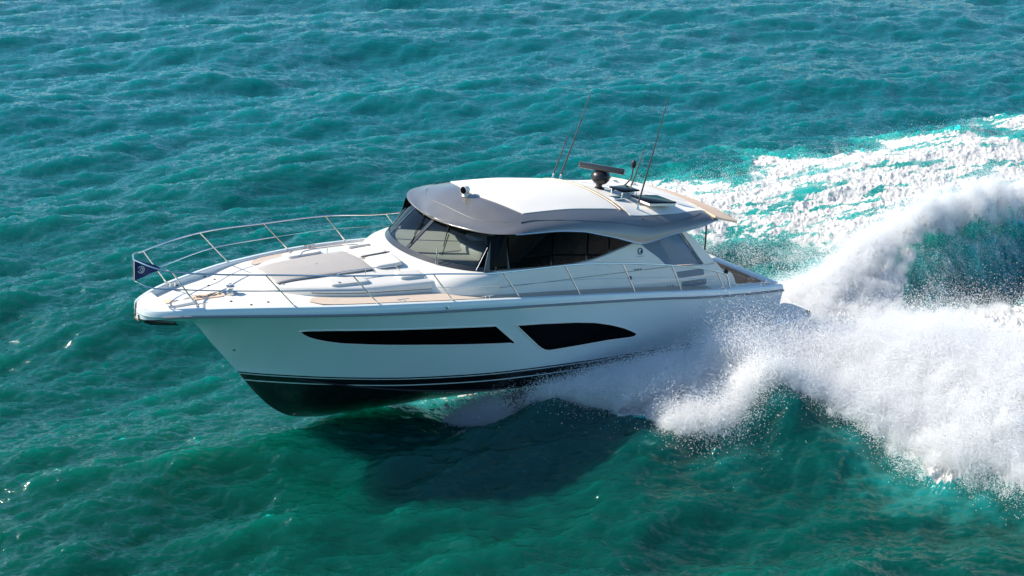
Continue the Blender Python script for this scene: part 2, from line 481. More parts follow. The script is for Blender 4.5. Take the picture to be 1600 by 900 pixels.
def water_mat():
    m, nt, b = new_mat('turbid green sea water')
    out = nt.nodes['Material Output']
    L = nt.links.new
    tc = node(nt, 'ShaderNodeTexCoord')
    geo = node(nt, 'ShaderNodeNewGeometry')
    # body colour, broad patches
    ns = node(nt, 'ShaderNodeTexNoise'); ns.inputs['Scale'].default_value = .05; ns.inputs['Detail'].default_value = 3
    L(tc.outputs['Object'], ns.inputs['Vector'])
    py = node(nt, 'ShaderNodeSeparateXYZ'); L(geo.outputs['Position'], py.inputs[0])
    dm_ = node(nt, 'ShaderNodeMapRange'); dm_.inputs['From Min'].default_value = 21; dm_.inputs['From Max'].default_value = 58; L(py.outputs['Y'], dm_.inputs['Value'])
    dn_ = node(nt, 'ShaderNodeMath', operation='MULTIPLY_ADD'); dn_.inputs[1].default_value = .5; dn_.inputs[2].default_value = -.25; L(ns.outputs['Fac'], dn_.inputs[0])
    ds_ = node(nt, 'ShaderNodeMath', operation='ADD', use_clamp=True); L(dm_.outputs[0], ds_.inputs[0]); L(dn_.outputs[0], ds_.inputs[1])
    mx = node(nt, 'ShaderNodeMix', data_type='RGBA')              # bluer and brighter with distance: grazing sky reflection painted into the base colour
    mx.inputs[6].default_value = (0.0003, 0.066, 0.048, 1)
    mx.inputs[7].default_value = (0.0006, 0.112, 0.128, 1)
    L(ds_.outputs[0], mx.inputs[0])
    mk = node(nt, 'ShaderNodeAttribute'); mk.attribute_name = 'milk'
    mkn = node(nt, 'ShaderNodeTexNoise'); mkn.inputs['Scale'].default_value = .9; mkn.inputs['Detail'].default_value = 5; L(tc.outputs['Object'], mkn.inputs['Vector'])
    mkm = node(nt, 'ShaderNodeMath', operation='MULTIPLY'); L(mk.outputs['Fac'], mkm.inputs[0]); L(mkn.outputs['Fac'], mkm.inputs[1])
    mx2 = node(nt, 'ShaderNodeMix', data_type='RGBA'); mx2.inputs[7].default_value = (.02, .40, .36, 1)
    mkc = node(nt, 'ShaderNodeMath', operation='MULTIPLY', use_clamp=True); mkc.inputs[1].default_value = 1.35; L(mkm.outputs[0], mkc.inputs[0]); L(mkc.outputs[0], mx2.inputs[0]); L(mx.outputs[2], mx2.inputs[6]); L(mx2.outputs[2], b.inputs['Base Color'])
    b.subsurface_method = 'RANDOM_WALK'
    b.inputs['Subsurface Weight'].default_value = 1.0      # turbid water: light scatters sideways under the surface
    b.inputs['Subsurface Radius'].default_value = (.10, 1.0, .8)
    b.inputs['Subsurface Scale'].default_value = 6.0
    b.inputs['IOR'].default_value = 1.44
    b.inputs['Subsurface Anisotropy'].default_value = .1
    b.inputs['Roughness'].default_value = .06
    # ripples: two stretched noises, fading with distance handled by their size
    mp = node(nt, 'ShaderNodeMapping'); mp.inputs['Rotation'].default_value = (0, 0, math.radians(-22)); mp.inputs['Scale'].default_value = (.36, 1.35, 1)
    L(tc.outputs['Object'], mp.inputs['Vector'])
    r1 = node(nt, 'ShaderNodeTexNoise'); r1.inputs['Scale'].default_value = 3.2; r1.inputs['Detail'].default_value = 5; r1.inputs['Roughness'].default_value = .48; r1.inputs['Distortion'].default_value = .5
    L(mp.outputs[0], r1.inputs['Vector'])
    r2 = node(nt, 'ShaderNodeTexNoise', noise_type='RIDGED_MULTIFRACTAL'); r2.inputs['Scale'].default_value = .8; r2.inputs['Detail'].default_value = 3; r2.inputs['Roughness'].default_value = .5; r2.inputs['Distortion'].default_value = .7; r2.inputs['Gain'].default_value = 1.2
    L(mp.outputs[0], r2.inputs['Vector'])
    rs = node(nt, 'ShaderNodeMath', operation='MULTIPLY_ADD'); rs.inputs[1].default_value = .32; L(r2.outputs['Fac'], rs.inputs[0]); L(r1.outputs['Fac'], rs.inputs[2])
    bp = node(nt, 'ShaderNodeBump'); bp.inputs['Strength'].default_value = .75; bp.inputs['Distance'].default_value = .13
    L(rs.outputs[0], bp.inputs['Height'])
    L(bp.outputs[0], b.inputs['Normal'])
    # foam
    at = node(nt, 'ShaderNodeAttribute'); at.attribute_name = 'foam'
    fn = node(nt, 'ShaderNodeTexNoise'); fn.inputs['Scale'].default_value = 3.0; fn.inputs['Detail'].default_value = 10; fn.inputs['Roughness'].default_value = .68; fn.inputs['Distortion'].default_value = .5
    fm_ = node(nt, 'ShaderNodeMapping'); fm_.inputs['Rotation'].default_value = (0, 0, math.radians(-30)); fm_.inputs['Scale'].default_value = (.30, 1.25, 1)
    L(tc.outputs['Object'], fm_.inputs['Vector']); L(fm_.outputs[0], fn.inputs['Vector'])
    f2 = node(nt, 'ShaderNodeTexNoise'); f2.inputs['Scale'].default_value = 1.1; f2.inputs['Detail'].default_value = 6; f2.inputs['Distortion'].default_value = 1.2
    L(fm_.outputs[0], f2.inputs['Vector'])
    mf = node(nt, 'ShaderNodeMath', operation='MULTIPLY_ADD'); mf.inputs[1].default_value = .55; L(f2.outputs['Fac'], mf.inputs[0])
    mg = node(nt, 'ShaderNodeMath', operation='MULTIPLY'); mg.inputs[1].default_value = .45; L(fn.outputs['Fac'], mg.inputs[0]); L(mg.outputs[0], mf.inputs[2])
    ad = node(nt, 'ShaderNodeMath', operation='MULTIPLY_ADD'); ad.inputs[1].default_value = .62; ad.inputs[2].default_value = -.62
    L(at.outputs['Fac'], ad.inputs[0])
    a2 = node(nt, 'ShaderNodeMath', operation='ADD'); L(ad.outputs[0], a2.inputs[0]); L(mf.outputs[0], a2.inputs[1])
    # a2: about 0.5 where fully foamy, -0.1 on clean water
    mr = node(nt, 'ShaderNodeMapRange', interpolation_type='SMOOTHSTEP'); mr.inputs['From Min'].default_value = .16; mr.inputs['From Max'].default_value = .36
    L(a2.outputs[0], mr.inputs['Value'])
    gate = node(nt, 'ShaderNodeMath', operation='MULTIPLY'); gm = node(nt, 'ShaderNodeMapRange'); gm.inputs['From Max'].default_value = .12; L(at.outputs['Fac'], gm.inputs['Value'])
    L(mr.outputs[0], gate.inputs[0]); L(gm.outputs[0], gate.inputs[1])
    # tiny broken crests out at sea, their white specks also painting in sparkle
    wc = node(nt, 'ShaderNodeTexNoise'); wc.inputs['Scale'].default_value = .55; wc.inputs['Detail'].default_value = 9; wc.inputs['Roughness'].default_value = .62
    L(mp.outputs[0], wc.inputs['Vector'])
    sz = node(nt, 'ShaderNodeSeparateXYZ'); L(geo.outputs['Position'], sz.inputs[0])
    hz = node(nt, 'ShaderNodeMath', operation='MULTIPLY_ADD'); hz.inputs[1].default_value = .22; L(sz.outputs['Z'], hz.inputs[0]); L(wc.outputs['Fac'], hz.inputs[2])
    wm = node(nt, 'ShaderNodeMapRange'); wm.inputs['From Min'].default_value = .755; wm.inputs['From Max'].default_value = .85
    L(hz.outputs[0], wm.inputs['Value'])
    mxm = node(nt, 'ShaderNodeMath', operation='MAXIMUM'); L(gate.outputs[0], mxm.inputs[0]); L(wm.outputs[0], mxm.inputs[1])
    fo = node(nt, 'ShaderNodeBsdfPrincipled')
    fc = node(nt, 'ShaderNodeValToRGB'); fc.color_ramp.elements[0].position = .30; fc.color_ramp.elements[0].color = (.16, .50, .44, 1)
    fc.color_ramp.elements[1].position = .95; fc.color_ramp.elements[1].color = (.68, .68, .66, 1)
    q_ = fc.color_ramp.elements.new(.6); q_.color = (.44, .55, .53, 1)
    L(mxm.outputs[0], fc.inputs[0]); L(fc.outputs[0], fo.inputs['Base Color'])
    fo.inputs['Roughness'].default_value = .8
    fb = node(nt, 'ShaderNodeBump'); fb.inputs['Strength'].default_value = .9; fb.inputs['Distance'].default_value = .10
    L(fn.outputs['Fac'], fb.inputs['Height']); L(fb.outputs[0], fo.inputs['Normal'])
    ms = node(nt, 'ShaderNodeMixShader'); L(mxm.outputs[0], ms.inputs[0]); L(b.outputs[0], ms.inputs[1]); L(fo.outputs[0], ms.inputs[2])
    L(ms.outputs[0], out.inputs[0])
    return m

sea = build_sea()
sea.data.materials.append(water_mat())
# ------------------------------------------------------------------ spray: clouds of small droplets
def drop_mat():
    m, nt, b = new_mat('white spray droplets')
    out = nt.nodes['Material Output']
    b.inputs['Base Color'].default_value = (.92, .93, .94, 1)
    b.inputs['Roughness'].default_value = .6
    tr = node(nt, 'ShaderNodeBsdfTranslucent'); tr.inputs[0].default_value = (.92, .93, .94, 1)
    ms = node(nt, 'ShaderNodeMixShader'); ms.inputs[0].default_value = .5
    nt.links.new(b.outputs[0], ms.inputs[1]); nt.links.new(tr.outputs[0], ms.inputs[2])
    nt.links.new(ms.outputs[0], out.inputs[0])
    return m
DROP = drop_mat()

def droplets(name, P, R, label):
    me = bpy.data.meshes.new(name)
    me.vertices.add(len(P)); me.vertices.foreach_set('co', P.astype(np.float32).ravel())
    at = me.attributes.new('rad', 'FLOAT', 'POINT'); at.data.foreach_set('value', R.astype(np.float32))
    me.materials.append(DROP)
    o = bpy.data.objects.new(name, me); COL.objects.link(o)
    ng = bpy.data.node_groups.new('droplet_points', 'GeometryNodeTree')
    ng.interface.new_socket('Geometry', in_out='INPUT', socket_type='NodeSocketGeometry')
    ng.interface.new_socket('Geometry', in_out='OUTPUT', socket_type='NodeSocketGeometry')
    gi = ng.nodes.new('NodeGroupInput'); go = ng.nodes.new('NodeGroupOutput')
    mp = ng.nodes.new('GeometryNodeMeshToPoints')
    na = ng.nodes.new('GeometryNodeInputNamedAttribute'); na.data_type = 'FLOAT'; na.inputs['Name'].default_value = 'rad'
    sm = ng.nodes.new('GeometryNodeSetMaterial'); sm.inputs['Material'].default_value = DROP
    ng.links.new(gi.outputs[0], mp.inputs['Mesh']); ng.links.new(na.outputs['Attribute'], mp.inputs['Radius'])
    ng.links.new(mp.outputs[0], sm.inputs[0]); ng.links.new(sm.outputs[0], go.inputs[0])
    md = o.modifiers.new('points', 'NODES'); md.node_group = ng
    o['kind'] = 'stuff'; o['label'] = label
    return o

BLOBS = []
def emit(path, nblob, per, dirn, jitter=1.0, rmin=.003, rmax=.0088, stretch=.30):
    """path rows: u, n, z0, height, spread_u, spread_n, weight. Blobs of droplets stretched along the throw direction"""
    path = np.array(path, float)
    w = path[:, 6] / path[:, 6].sum()
    seg = nr.choice(len(path) - 1, nblob, p=(w[:-1] + w[1:]) / (w[:-1] + w[1:]).sum())
    t = nr.random(nblob)[:, None]
    c = path[seg] * (1 - t) + path[seg + 1] * t
    cl = lambda a: 1.5 * np.tanh(a / 1.5)
    cu = c[:, 0] + cl(nr.normal(size=nblob)) * c[:, 4]
    cn = c[:, 1] + cl(nr.normal(size=nblob)) * c[:, 5]
    hh = nr.random(nblob) ** 1.5
    BLOBS.append((cu, cn, c[:, 2] + c[:, 3] * hh * .8, .07 + .15 * nr.random(nblob) ** 1.5))
    k = np.maximum(20, (per * np.exp(nr.normal(size=nblob) * .7))).astype(int)
    idx = np.repeat(np.arange(nblob), k)
    N = len(idx)
    d = np.array(dirn, float); d /= np.linalg.norm(d)
    dj = d[None, :] + nr.normal(size=(nblob, 3)) * .28 * jitter
    dj /= np.linalg.norm(dj, axis=1)[:, None]
    size = (.06 + .12 * nr.random(nblob))
    s = np.abs(nr.normal(size=N)) * stretch * (.4 + 1.2 * hh[idx])
    q = nr.normal(size=(N, 3)) * (size[idx] * (.35 + .9 * s / stretch))[:, None]
    u = cu[idx] + dj[idx, 0] * s + q[:, 0]
    n = cn[idx] + dj[idx, 1] * s + q[:, 1]
    lift = c[idx, 2] + c[idx, 3] * hh[idx] + dj[idx, 2] * s + q[:, 2]
    x = BO[0] + u * BD[0] + n * PD[0]; y = BO[1] + u * BD[1] + n * PD[1]
    r = rmin + (rmax - rmin) * nr.random(N) ** 2.5
    r = r * np.where(nr.random(N) < .004, 1.4 + 1.2 * nr.random(N), 1.0)
    return x, y, lift, r, u, n

def settle(parts, name, label, keep_hull=True):
    x, y, l, r, u, n = [np.concatenate(q) for q in zip(*parts)]
    X, Y, Z, f = sea_height(x, y)
    z = np.maximum(l, -.02) + Z
    ok = l > -.05
    # nothing inside the hull
    hb_ = np.interp(u, [-1.9, -1.8, 0, 3, 5, 7.5, 9.5, 11, 12], [0, 2.1, 2.25, 2.36, 2.33, 2.1, 1.65, 1.0, .3])
    inside = (np.abs(n) < hb_ - .02) & (u > -1.9) & (z > np.where(u < 0, .25, -9))
    inside |= (np.abs(n) < hb_ - .02) & (u > 0)
    ok &= ~inside | (u > 7.5)
    ok &= ~((u > 4.0) & (z > 1.30 - .13 * (u - 4.0) + .12 * nr.normal(size=len(z))) & (n > 0))
    P = np.stack([x, y, z], 1)[ok]
    return droplets(name, P, r[ok], label)

SC = 1.0
port = [
    emit([(8.1, .95, 0, .03, .25, .12, .35), (7.7, 1.2, 0, .06, .3, .15, .7), (7.1, 1.6, .0, .20, .35, .25, 1.5), (6.4, 2.4, .0, .38, .3, .35, 2.6), (5.4, 3.0, .0, .50, .35, .4, 3.0)], 2200, 320, (-.55, .55, .65), stretch=.20),
    emit([(5.5, 3.1, .0, .50, .4, .4, 2.6), (4.2, 3.4, .0, .50, .6, .5, 3), (2.7, 3.7, .0, .38, .7, .6, 3), (1.2, 3.9, .0, .16, .8, .7, 3), (-.5, 4.3, 0, .06, .9, .9, 3), (-2.4, 4.9, 0, .06, 1.0, 1.1, 2.5)], 3200, 340, (-.5, .35, .5), stretch=.24),
    emit([(5.6, 4.5, 0, .2, .3, .35, 1), (4.5, 4.9, 0, .3, .5, .35, 1), (3.0, 4.7, 0, .3, .5, .35, 1), (2.2, 6.1, 0, .3, .5, .6, 1.2), (1.9, 7.8, 0, .35, .6, .6, 1.3), (1.0, 9.2, 0, .4, .7, .7, 1.3), (.4, 10.8, 0, .4, .8, .7, 1)], 1600, 330, (-.3, .8, .5), stretch=.18),
    emit([(1.2, 5.5, .0, .4, .8, .9, 1), (-.5, 6.5, .0, .45, 1.0, 1.3, 1.3), (-2, 8.0, .0, .4, 1.2, 1.5, 1.3), (-3.5, 10, .0, .3, 1.2, 1.5, 1)], 1300, 330, (-.5, .6, .8), stretch=.25),
]
settle(port, 'bow_spray', 'white spray thrown out from the near side of the hull')
mid = [
    emit([(-1.9, .3, 0, .25, .3, .9, 1), (-3.2, .2, 0, .2, .5, .6, 1.4), (-5, .15, 0, .22, .7, .4, 1.6), (-7, .05, .0, .28, .8, .35, 2), (-9, -.05, .0, .3, .9, .4, 2.2), (-11.5, -.3, .0, .28, 1, .5, 2), (-15, -.8, 0, .2, 1.2, .6, 1)], 1500, 270, (-.55, -.1, .8), stretch=.20),
    emit([(-5, .9, 0, .12, .6, .3, .5), (-8, 1.1, 0, .15, 1.0, .35, 1), (-12, 1.0, 0, .15, 1.2, .35, 1)], 350, 130, (-.3, .6, -.5), stretch=.5, rmax=.007),
    emit([(-3, 2.2, 0, .2, .6, .9, 1), (-5, 2.4, 0, .25, 1, .8, 1), (-8, 3.0, 0, .2, 1.4, .8, .8)], 160, 80, (-.8, .2, .5), stretch=.4),
]
settle(mid, 'stern_spray', 'white spray crest standing up behind the stern')
star = [
    emit([(6, -2.2, 0, .3, .5, .4, 1), (3, -3.8, 0, .6, .8, .7, 2), (0, -5.5, 0, .6, 1.0, 1.0, 2), (-4, -7.5, 0, .3, 1.6, 1.2, 2), (-9, -7.5, 0, .2, 2, 1.3, 1.6), (-15, -7.2, 0, .15, 2.5, 1.5, 1.2), (-22, -7.5, 0, .1, 2.5, 1.5, 1)], 900, 90, (-.5, -.5, .5), stretch=.2, rmax=.008),
    emit([(-1.5, -5.0, 0, .1, .8, .5, 1), (-4.5, -3.6, 0, .1, 1.2, .9, 1.2), (-7.5, -2.6, 0, .12, 1.2, .7, 1)], 400, 60, (-.9, .1, .2), stretch=.7),
]
settle(star, 'far_spray', 'loose white droplets over the wake on the far side of the boat')

# fine mist between the droplets: a real fog volume grown from the same clouds
def mist(name, label, dens, vox=.07):
    cu, cn, l, r = [np.concatenate(q) for q in zip(*BLOBS)]
    x = BO[0] + cu * BD[0] + cn * PD[0]; y = BO[1] + cu * BD[1] + cn * PD[1]
    X, Y, Z, f = sea_height(x, y)
    ins = (np.abs(cn) < np.interp(cu, [-1.9, 0, 3, 5, 7.5, 9.5], [2.1, 2.3, 2.45, 2.4, 1.9, .3]) + .12) & (cu > -2)
    ok = ~ins & (np.abs(cn) < 12) & (cn > -3.2) & (f[0] > .55)
    me = bpy.data.meshes.new(name); P = np.stack([x, y, Z + l], 1)[ok]
    me.vertices.add(len(P)); me.vertices.foreach_set('co', P.astype(np.float32).ravel())
    at = me.attributes.new('rad', 'FLOAT', 'POINT'); at.data.foreach_set('value', r[ok].astype(np.float32))
    o = bpy.data.objects.new(name, me); COL.objects.link(o)
    m = bpy.data.materials.new('spray mist'); m.use_nodes = True; nt = m.node_tree; nt.nodes.clear()
    out = nt.nodes.new('ShaderNodeOutputMaterial'); pv = nt.nodes.new('ShaderNodeVolumePrincipled')
    pv.inputs['Color'].default_value = (.97, .975, .98, 1); pv.inputs['Density'].default_value = dens; pv.inputs['Anisotropy'].default_value = .25
    nt.links.new(pv.outputs[0], out.inputs['Volume'])
    me.materials.append(m)
    ng = bpy.data.node_groups.new('mist_volume', 'GeometryNodeTree')
    ng.interface.new_socket('Geometry', in_out='INPUT', socket_type='NodeSocketGeometry')
    ng.interface.new_socket('Geometry', in_out='OUTPUT', socket_type='NodeSocketGeometry')
    gi = ng.nodes.new('NodeGroupInput'); go = ng.nodes.new('NodeGroupOutput'); mp = ng.nodes.new('GeometryNodeMeshToPoints')
    na = ng.nodes.new('GeometryNodeInputNamedAttribute'); na.data_type = 'FLOAT'; na.inputs['Name'].default_value = 'rad'
    pv_ = ng.nodes.new('GeometryNodePointsToVolume'); pv_.resolution_mode = 'VOXEL_SIZE'; pv_.inputs['Voxel Size'].default_value = vox
    pv_.inputs['Density'].default_value = 1.0
    sm = ng.nodes.new('GeometryNodeSetMaterial'); sm.inputs['Material'].default_value = m
    ng.links.new(gi.outputs[0], mp.inputs['Mesh']); ng.links.new(na.outputs['Attribute'], mp.inputs['Radius'])
    ng.links.new(mp.outputs[0], pv_.inputs['Points']); ng.links.new(na.outputs['Attribute'], pv_.inputs['Radius'])
    ng.links.new(pv_.outputs[0], sm.inputs[0]); ng.links.new(sm.outputs[0], go.inputs[0])
    md = o.modifiers.new('mist', 'NODES'); md.node_group = ng
    o['kind'] = 'stuff'; o['label'] = label
mist('spray_mist', 'thin white mist hanging in the spray beside and behind the yacht', 3.6)

# ------------------------------------------------------------------ the yacht (built in its own frame: x forward from the transom, y to port, z up)
yacht = bpy.data.objects.new('motor_yacht', None)
COL.objects.link(yacht)
bx = Vector((-0.802, -0.590, 0.090)).normalized()
bz0 = Vector((0.098, 0.019, 0.995))
by = bz0.cross(bx).normalized(); bz = bx.cross(by).normalized()
Mw = Matrix.Identity(4)
for i, a in enumerate((bx, by, bz)):
    for k in range(3): Mw[k][i] = a[k]
Mw.translation = Vector((4.911, 32.061, 1.55))
yacht.matrix_world = Mw
yacht['label'] = 'white motor yacht with grey hardtop and black antifouled bottom planing at speed'
yacht['category'] = 'yacht'

sheer = interp([0, 1, 2, 3.3, 4.6, 6.1, 7.6, 9.1, 10.6, 12.1, 13.2, 13.9, 14.58], [.06, .12, .20, .32, .435, .548, .64, .705, .737, .735, .70, .65, .55])
rubz = interp([0, 2, 4.6, 7.9, 9.5, 12, 13.7, 14.58], [-.045, .075, .31, .50, .555, .59, .55, .46])
beam = interp([0, 1, 2, 3.3, 4.6, 6.1, 7.6, 9.1, 10.6, 12.1, 13.2, 13.9, 14.3, 14.5, 14.58], [2.24, 2.29, 2.33, 2.37, 2.38, 2.36, 2.30, 2.17, 1.92, 1.50, 1.06, .74, .50, .28, .03])
stem = interp([0, 6, 8.85, 10.38, 11.25, 11.69, 12.12, 12.52, 13.1, 13.5, 14.24, 14.58], [-2.2, -2.29, -2.29, -2.26, -2.15, -1.92, -1.51, -1.01, -.32, .14, .31, .44])
chz = interp([0, 7, 9, 11, 12.2, 12.6], [-1.42, -1.44, -1.36, -1.16, -.98, -.90])
chb = interp([0, 3, 5, 7.5, 9.5, 11, 12, 12.6], [2.02, 2.10, 2.06, 1.86, 1.42, .86, .36, 0.0])
flare = interp([0, 4, 8, 10, 12, 13.2, 13.8, 14.58], [.62, .68, .80, .95, 1.15, 1.1, .62, .45])

def hull_v(u, z):
    """half breadth of the hull side at station u and height z"""
    zr = rubz(u); B = beam(u)
    z0 = max(stem(u), chz(u)) if u < 12.6 else stem(u)
    b0 = chb(u) if u < 12.6 and chz(u) > stem(u) else 0.0
    t = min(1, max(0, (z - z0) / max(zr - z0, 1e-4)))
    return b0 + (B - b0) * t ** flare(u)

def section(u):
    zr = rubz(u); z0 = stem(u)
    pts = []
    if u < 12.6 and chz(u) > z0:
        zc = chz(u); bc = chb(u)
        for k in range(8):
            t = k / 8
            pts.append((u, bc * t, z0 + (zc - z0) * t ** 1.12))
        pts.append((u, bc * .985, zc - .012)); zs = zc
    else:
        for k in range(9): pts.append((u, 0, z0))
        zs = z0
    for k in range(23):
        t = (k / 22) ** (1.0 if u < 12.5 else 1.6)
        z = zs + (zr - zs) * t
        pts.append((u, hull_v(u, z), z))
    B = beam(u); zsr = sheer(u)
    w = min(1, B / .6)
    pts += [(u, B - .006 * w, zr + (zsr - zr) * .35), (u, B - .018 * w, zsr - .025), (u, B - .035 * w, zsr + .002), (u, B - .06 * w, zsr + .012), (u, B - .115 * w, zsr + .010), (u, B - .135 * w, zsr - .012), (u, B - .14 * w, zsr - .05 - .13 * max(0, min(1, (u - 11.7) / 1.0)))]
    return pts
us = list(np.linspace(0, 11.4, 58)) + list(np.linspace(11.5, 13.4, 26)) + list(np.linspace(13.45, 14.4, 16)) + [14.45, 14.5, 14.53, 14.56, 14.58]
hb = MB()
rows = []
for u in us:
    s = section(u)
    rows.append([(a, -b, c) for a, b, c in s[::-1]] + s)
hb.grid(rows)
n_s = len(section(0))
tr = section(0)[:31]
hb.add([(a, -b, c) for a, b, c in tr[::-1]] + tr, [tuple(range(2 * len(tr)))])
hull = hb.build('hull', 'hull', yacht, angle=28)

# rub rail all round
for sgn in (1, -1):
    p = [(u, sgn * (beam(u) + .012), rubz(u) - .004) for u in us if u < 14.3]
    MB().tube(p, .026, 8).build('rub_rail', 'rub', hull)
    # slim spray rail
    p = [(u, sgn * (hull_v(u, chz(u) + .02) + .008), chz(u) + .01) for u in np.linspace(.1, 11.6, 40)]
    MB().tube(p, .018, 6).build('spray_rail', 'black', hull)

# hull windows: outline in (u, z), mapped onto the hull side
def hull_panel(outline, off, nx=26, nz=5):
    """a thin smooth sheet over the hull between lower and upper outline curves given as functions"""
    lo, hi, u0, u1 = outline
    return lo, hi, u0, u1

def hull_window(lower, upper, sgn):
    """lower, upper: lists of (u, z) from bow end to aft end"""
    n = 30
    def rs(c):
        c = [Vector((a, 0, b)) for a, b in c]; L = [0]
        for a, b in zip(c, c[1:]): L.append(L[-1] + (b - a).length)
        out = []
        for k in range(n):
            d = L[-1] * k / (n - 1); i = max(j for j in range(len(L) - 1) if L[j] <= d + 1e-9); t = (d - L[i]) / (L[i + 1] - L[i]); out.append(c[i].lerp(c[i + 1], t))
        return out
    lo, hi = rs(lower), rs(upper)
    m = MB(); rows = []
    for j in range(7):
        r = []
        for a, b in zip(lo, hi):
            p = a.lerp(b, j / 6); r.append((p.x, sgn * (hull_v(p.x, p.z) + .006), p.z))
        rows.append(r)
    m.grid(rows)
    w = m.build('hull_window', 'dglass', hull)
    ring = [Vector((p.x, sgn * (hull_v(p.x, p.z) + .002), p.z)) for p in lo] + [Vector((p.x, sgn * (hull_v(p.x, p.z) + .002), p.z)) for p in hi[::-1]]
    ring.append(ring[0])
    MB().tube(ring, .017, 6, cap=False).build('window_frame', 'gel', w)
    return w
WF_LO, WF_HI = ([(11.932, 0.166), (11.866, 0.107), (11.794, 0.057), (11.687, 0.001), (11.552, -0.046), (11.409, -0.083), (11.107, -0.135), (10.326, -0.18), (9.586, -0.212), (8.79, -0.262), (7.56, -0.336)], [(11.932, 0.166), (11.908, 0.187), (11.369, 0.209), (10.681, 0.203), (9.953, 0.192), (9.173, 0.167), (8.127, 0.116)])
WA_LO, WA_HI = ([(7.667, 0.083), (7.306, -0.219), (6.975, -0.493), (6.843, -0.583), (6.694, -0.617), (6.03, -0.596), (5.205, -0.568), (4.592, -0.582), (4.419, -0.567), (4.414, -0.522)], [(7.667, 0.083), (6.993, 0.051), (6.185, -0.014), (5.673, -0.083), (5.223, -0.191), (4.844, -0.314), (4.543, -0.444), (4.414, -0.522)])
for sgn in (1, -1):
    hull_window(WF_LO, WF_HI, sgn)
    hull_window(WA_LO, WA_HI, sgn)
    # small skin fittings
    for (u, z) in ((12.75, -.42), (1.2, -.55), (9.3, rubz(9.3) + .07)):
        vv = hull_v(u, z) if z < rubz(u) else beam(u)
        MB().lathe((u, sgn * (vv - .003), z), [(.0, 0), (.03, 0), (.03, .014), (.018, .018), (0, .018)], 10, (0, sgn, 0)).build('drain', 'steel', hull)

# ---- deck
def deck_z(u, v=0):
    B = max(beam(u), .05)
    return sheer(u) - .045 - .075 * max(0, min(1, (u - 11.7) / 1.0)) ** 1.5 + .05 * (1 - min(1, abs(v) / B) ** 2) * min(1, B / 1.0)
m = MB(); rows = []
for u in [1.95] + [q for q in us if 2.0 < q < 14.3]:
    b = beam(u) - .13
    rows.append([(u, b * (k / 10 - 1), deck_z(u, b * (k / 10 - 1))) for k in range(21)])
m.grid(rows)
deck = m.build('deck', 'deckw', yacht)
for sgn in (1, -1):
    m = MB(); rows = []
    for u in np.linspace(0.0, 1.96, 8):
        b = beam(u) - .13
        rows.append([(u, sgn * (1.80 + (b - 1.80) * k / 4), deck_z(u, b) ) for k in range(5)])
    m.grid(rows)
    m.build('side_deck', 'deckw', deck)
# bow cap: solid moulded nose
m = MB()
m.slab([(14.54, .06, .56), (14.46, .22, .575), (14.3, .42, .60), (14.1, .48, .635), (14.1, -.48, .635), (14.3, -.42, .60), (14.46, -.22, .575), (14.54, -.06, .56)], .05)
m.build('bow_cap', 'gel', deck)
# tan treads on the side decks
trunk_w = interp([8.0, 8.7, 10.4, 11.2, 11.6, 11.95, 12.15, 12.3], [1.50, 1.43, 1.29, 1.08, .90, .62, .36, .02])
for sgn in (1, -1):
    m = MB(); rows = []
    for u in np.linspace(2.2, 11.75, 60):
        vi = 1.90 if u < 8.2 else trunk_w(u) + .03 + max(0, (8.6 - u)) * .6
        if u > 11.5: vi = trunk_w(11.5) + .05
        vo = beam(u) - .22
        e = min(1, (11.75 - u) / .22) ** .5 if u > 11.5 else 1
        c = (vi + vo) / 2; hw = (vo - vi) / 2 * max(e, .03)
        rows.append([(u, sgn * (c - hw + 2 * hw * k / 4), deck_z(u, c) + .008 + .004) for k in range(5)])
    m.grid(rows)
    m.build('deck_tread', 'tan', deck)

# ---- trunk (raised foredeck)
def trunk_z(u, v):
    w = max(trunk_w(u), .02)
    zc = interp([8.0, 9.3, 10.4, 11.3, 12.0, 12.3], [1.02, 1.0, .985, .95, .88, .76])(u)
    ze = interp([8.0, 10.4, 11.6, 12.1, 12.3], [.90, .875, .865, .82, .75])(u)
    return zc + (ze - zc) * min(1, abs(v) / w) ** 1.7
m = MB(); rows = []
for u in list(np.linspace(8.0, 11.5, 26)) + list(np.linspace(11.6, 12.3, 16)):
    w = trunk_w(u); r = []
    base = deck_z(u, w) - .01
    half = []
    for k in range(11): half.append((u, w * .955 * k / 10, trunk_z(u, w * .955 * k / 10)))
    ze = trunk_z(u, w)
    half += [(u, w * .98, ze - .012), (u, w * .995, ze - .035), (u, w, ze - .06), (u, w + .005, base)]
    rows.append([(a, -b, c) for a, b, c in half[::-1]] + half[1:])
m.grid(rows, cap=True)
trunk = m.build('coachroof', 'gel', yacht, angle=50)
for sgn in (1, -1):     # seam on the riser
    MB().tube([(u, sgn * (trunk_w(u) + .008), deck_z(u, trunk_w(u)) + .055) for u in np.linspace(8.5, 11.55, 30)], .007, 5).build('seam', 'line', trunk)
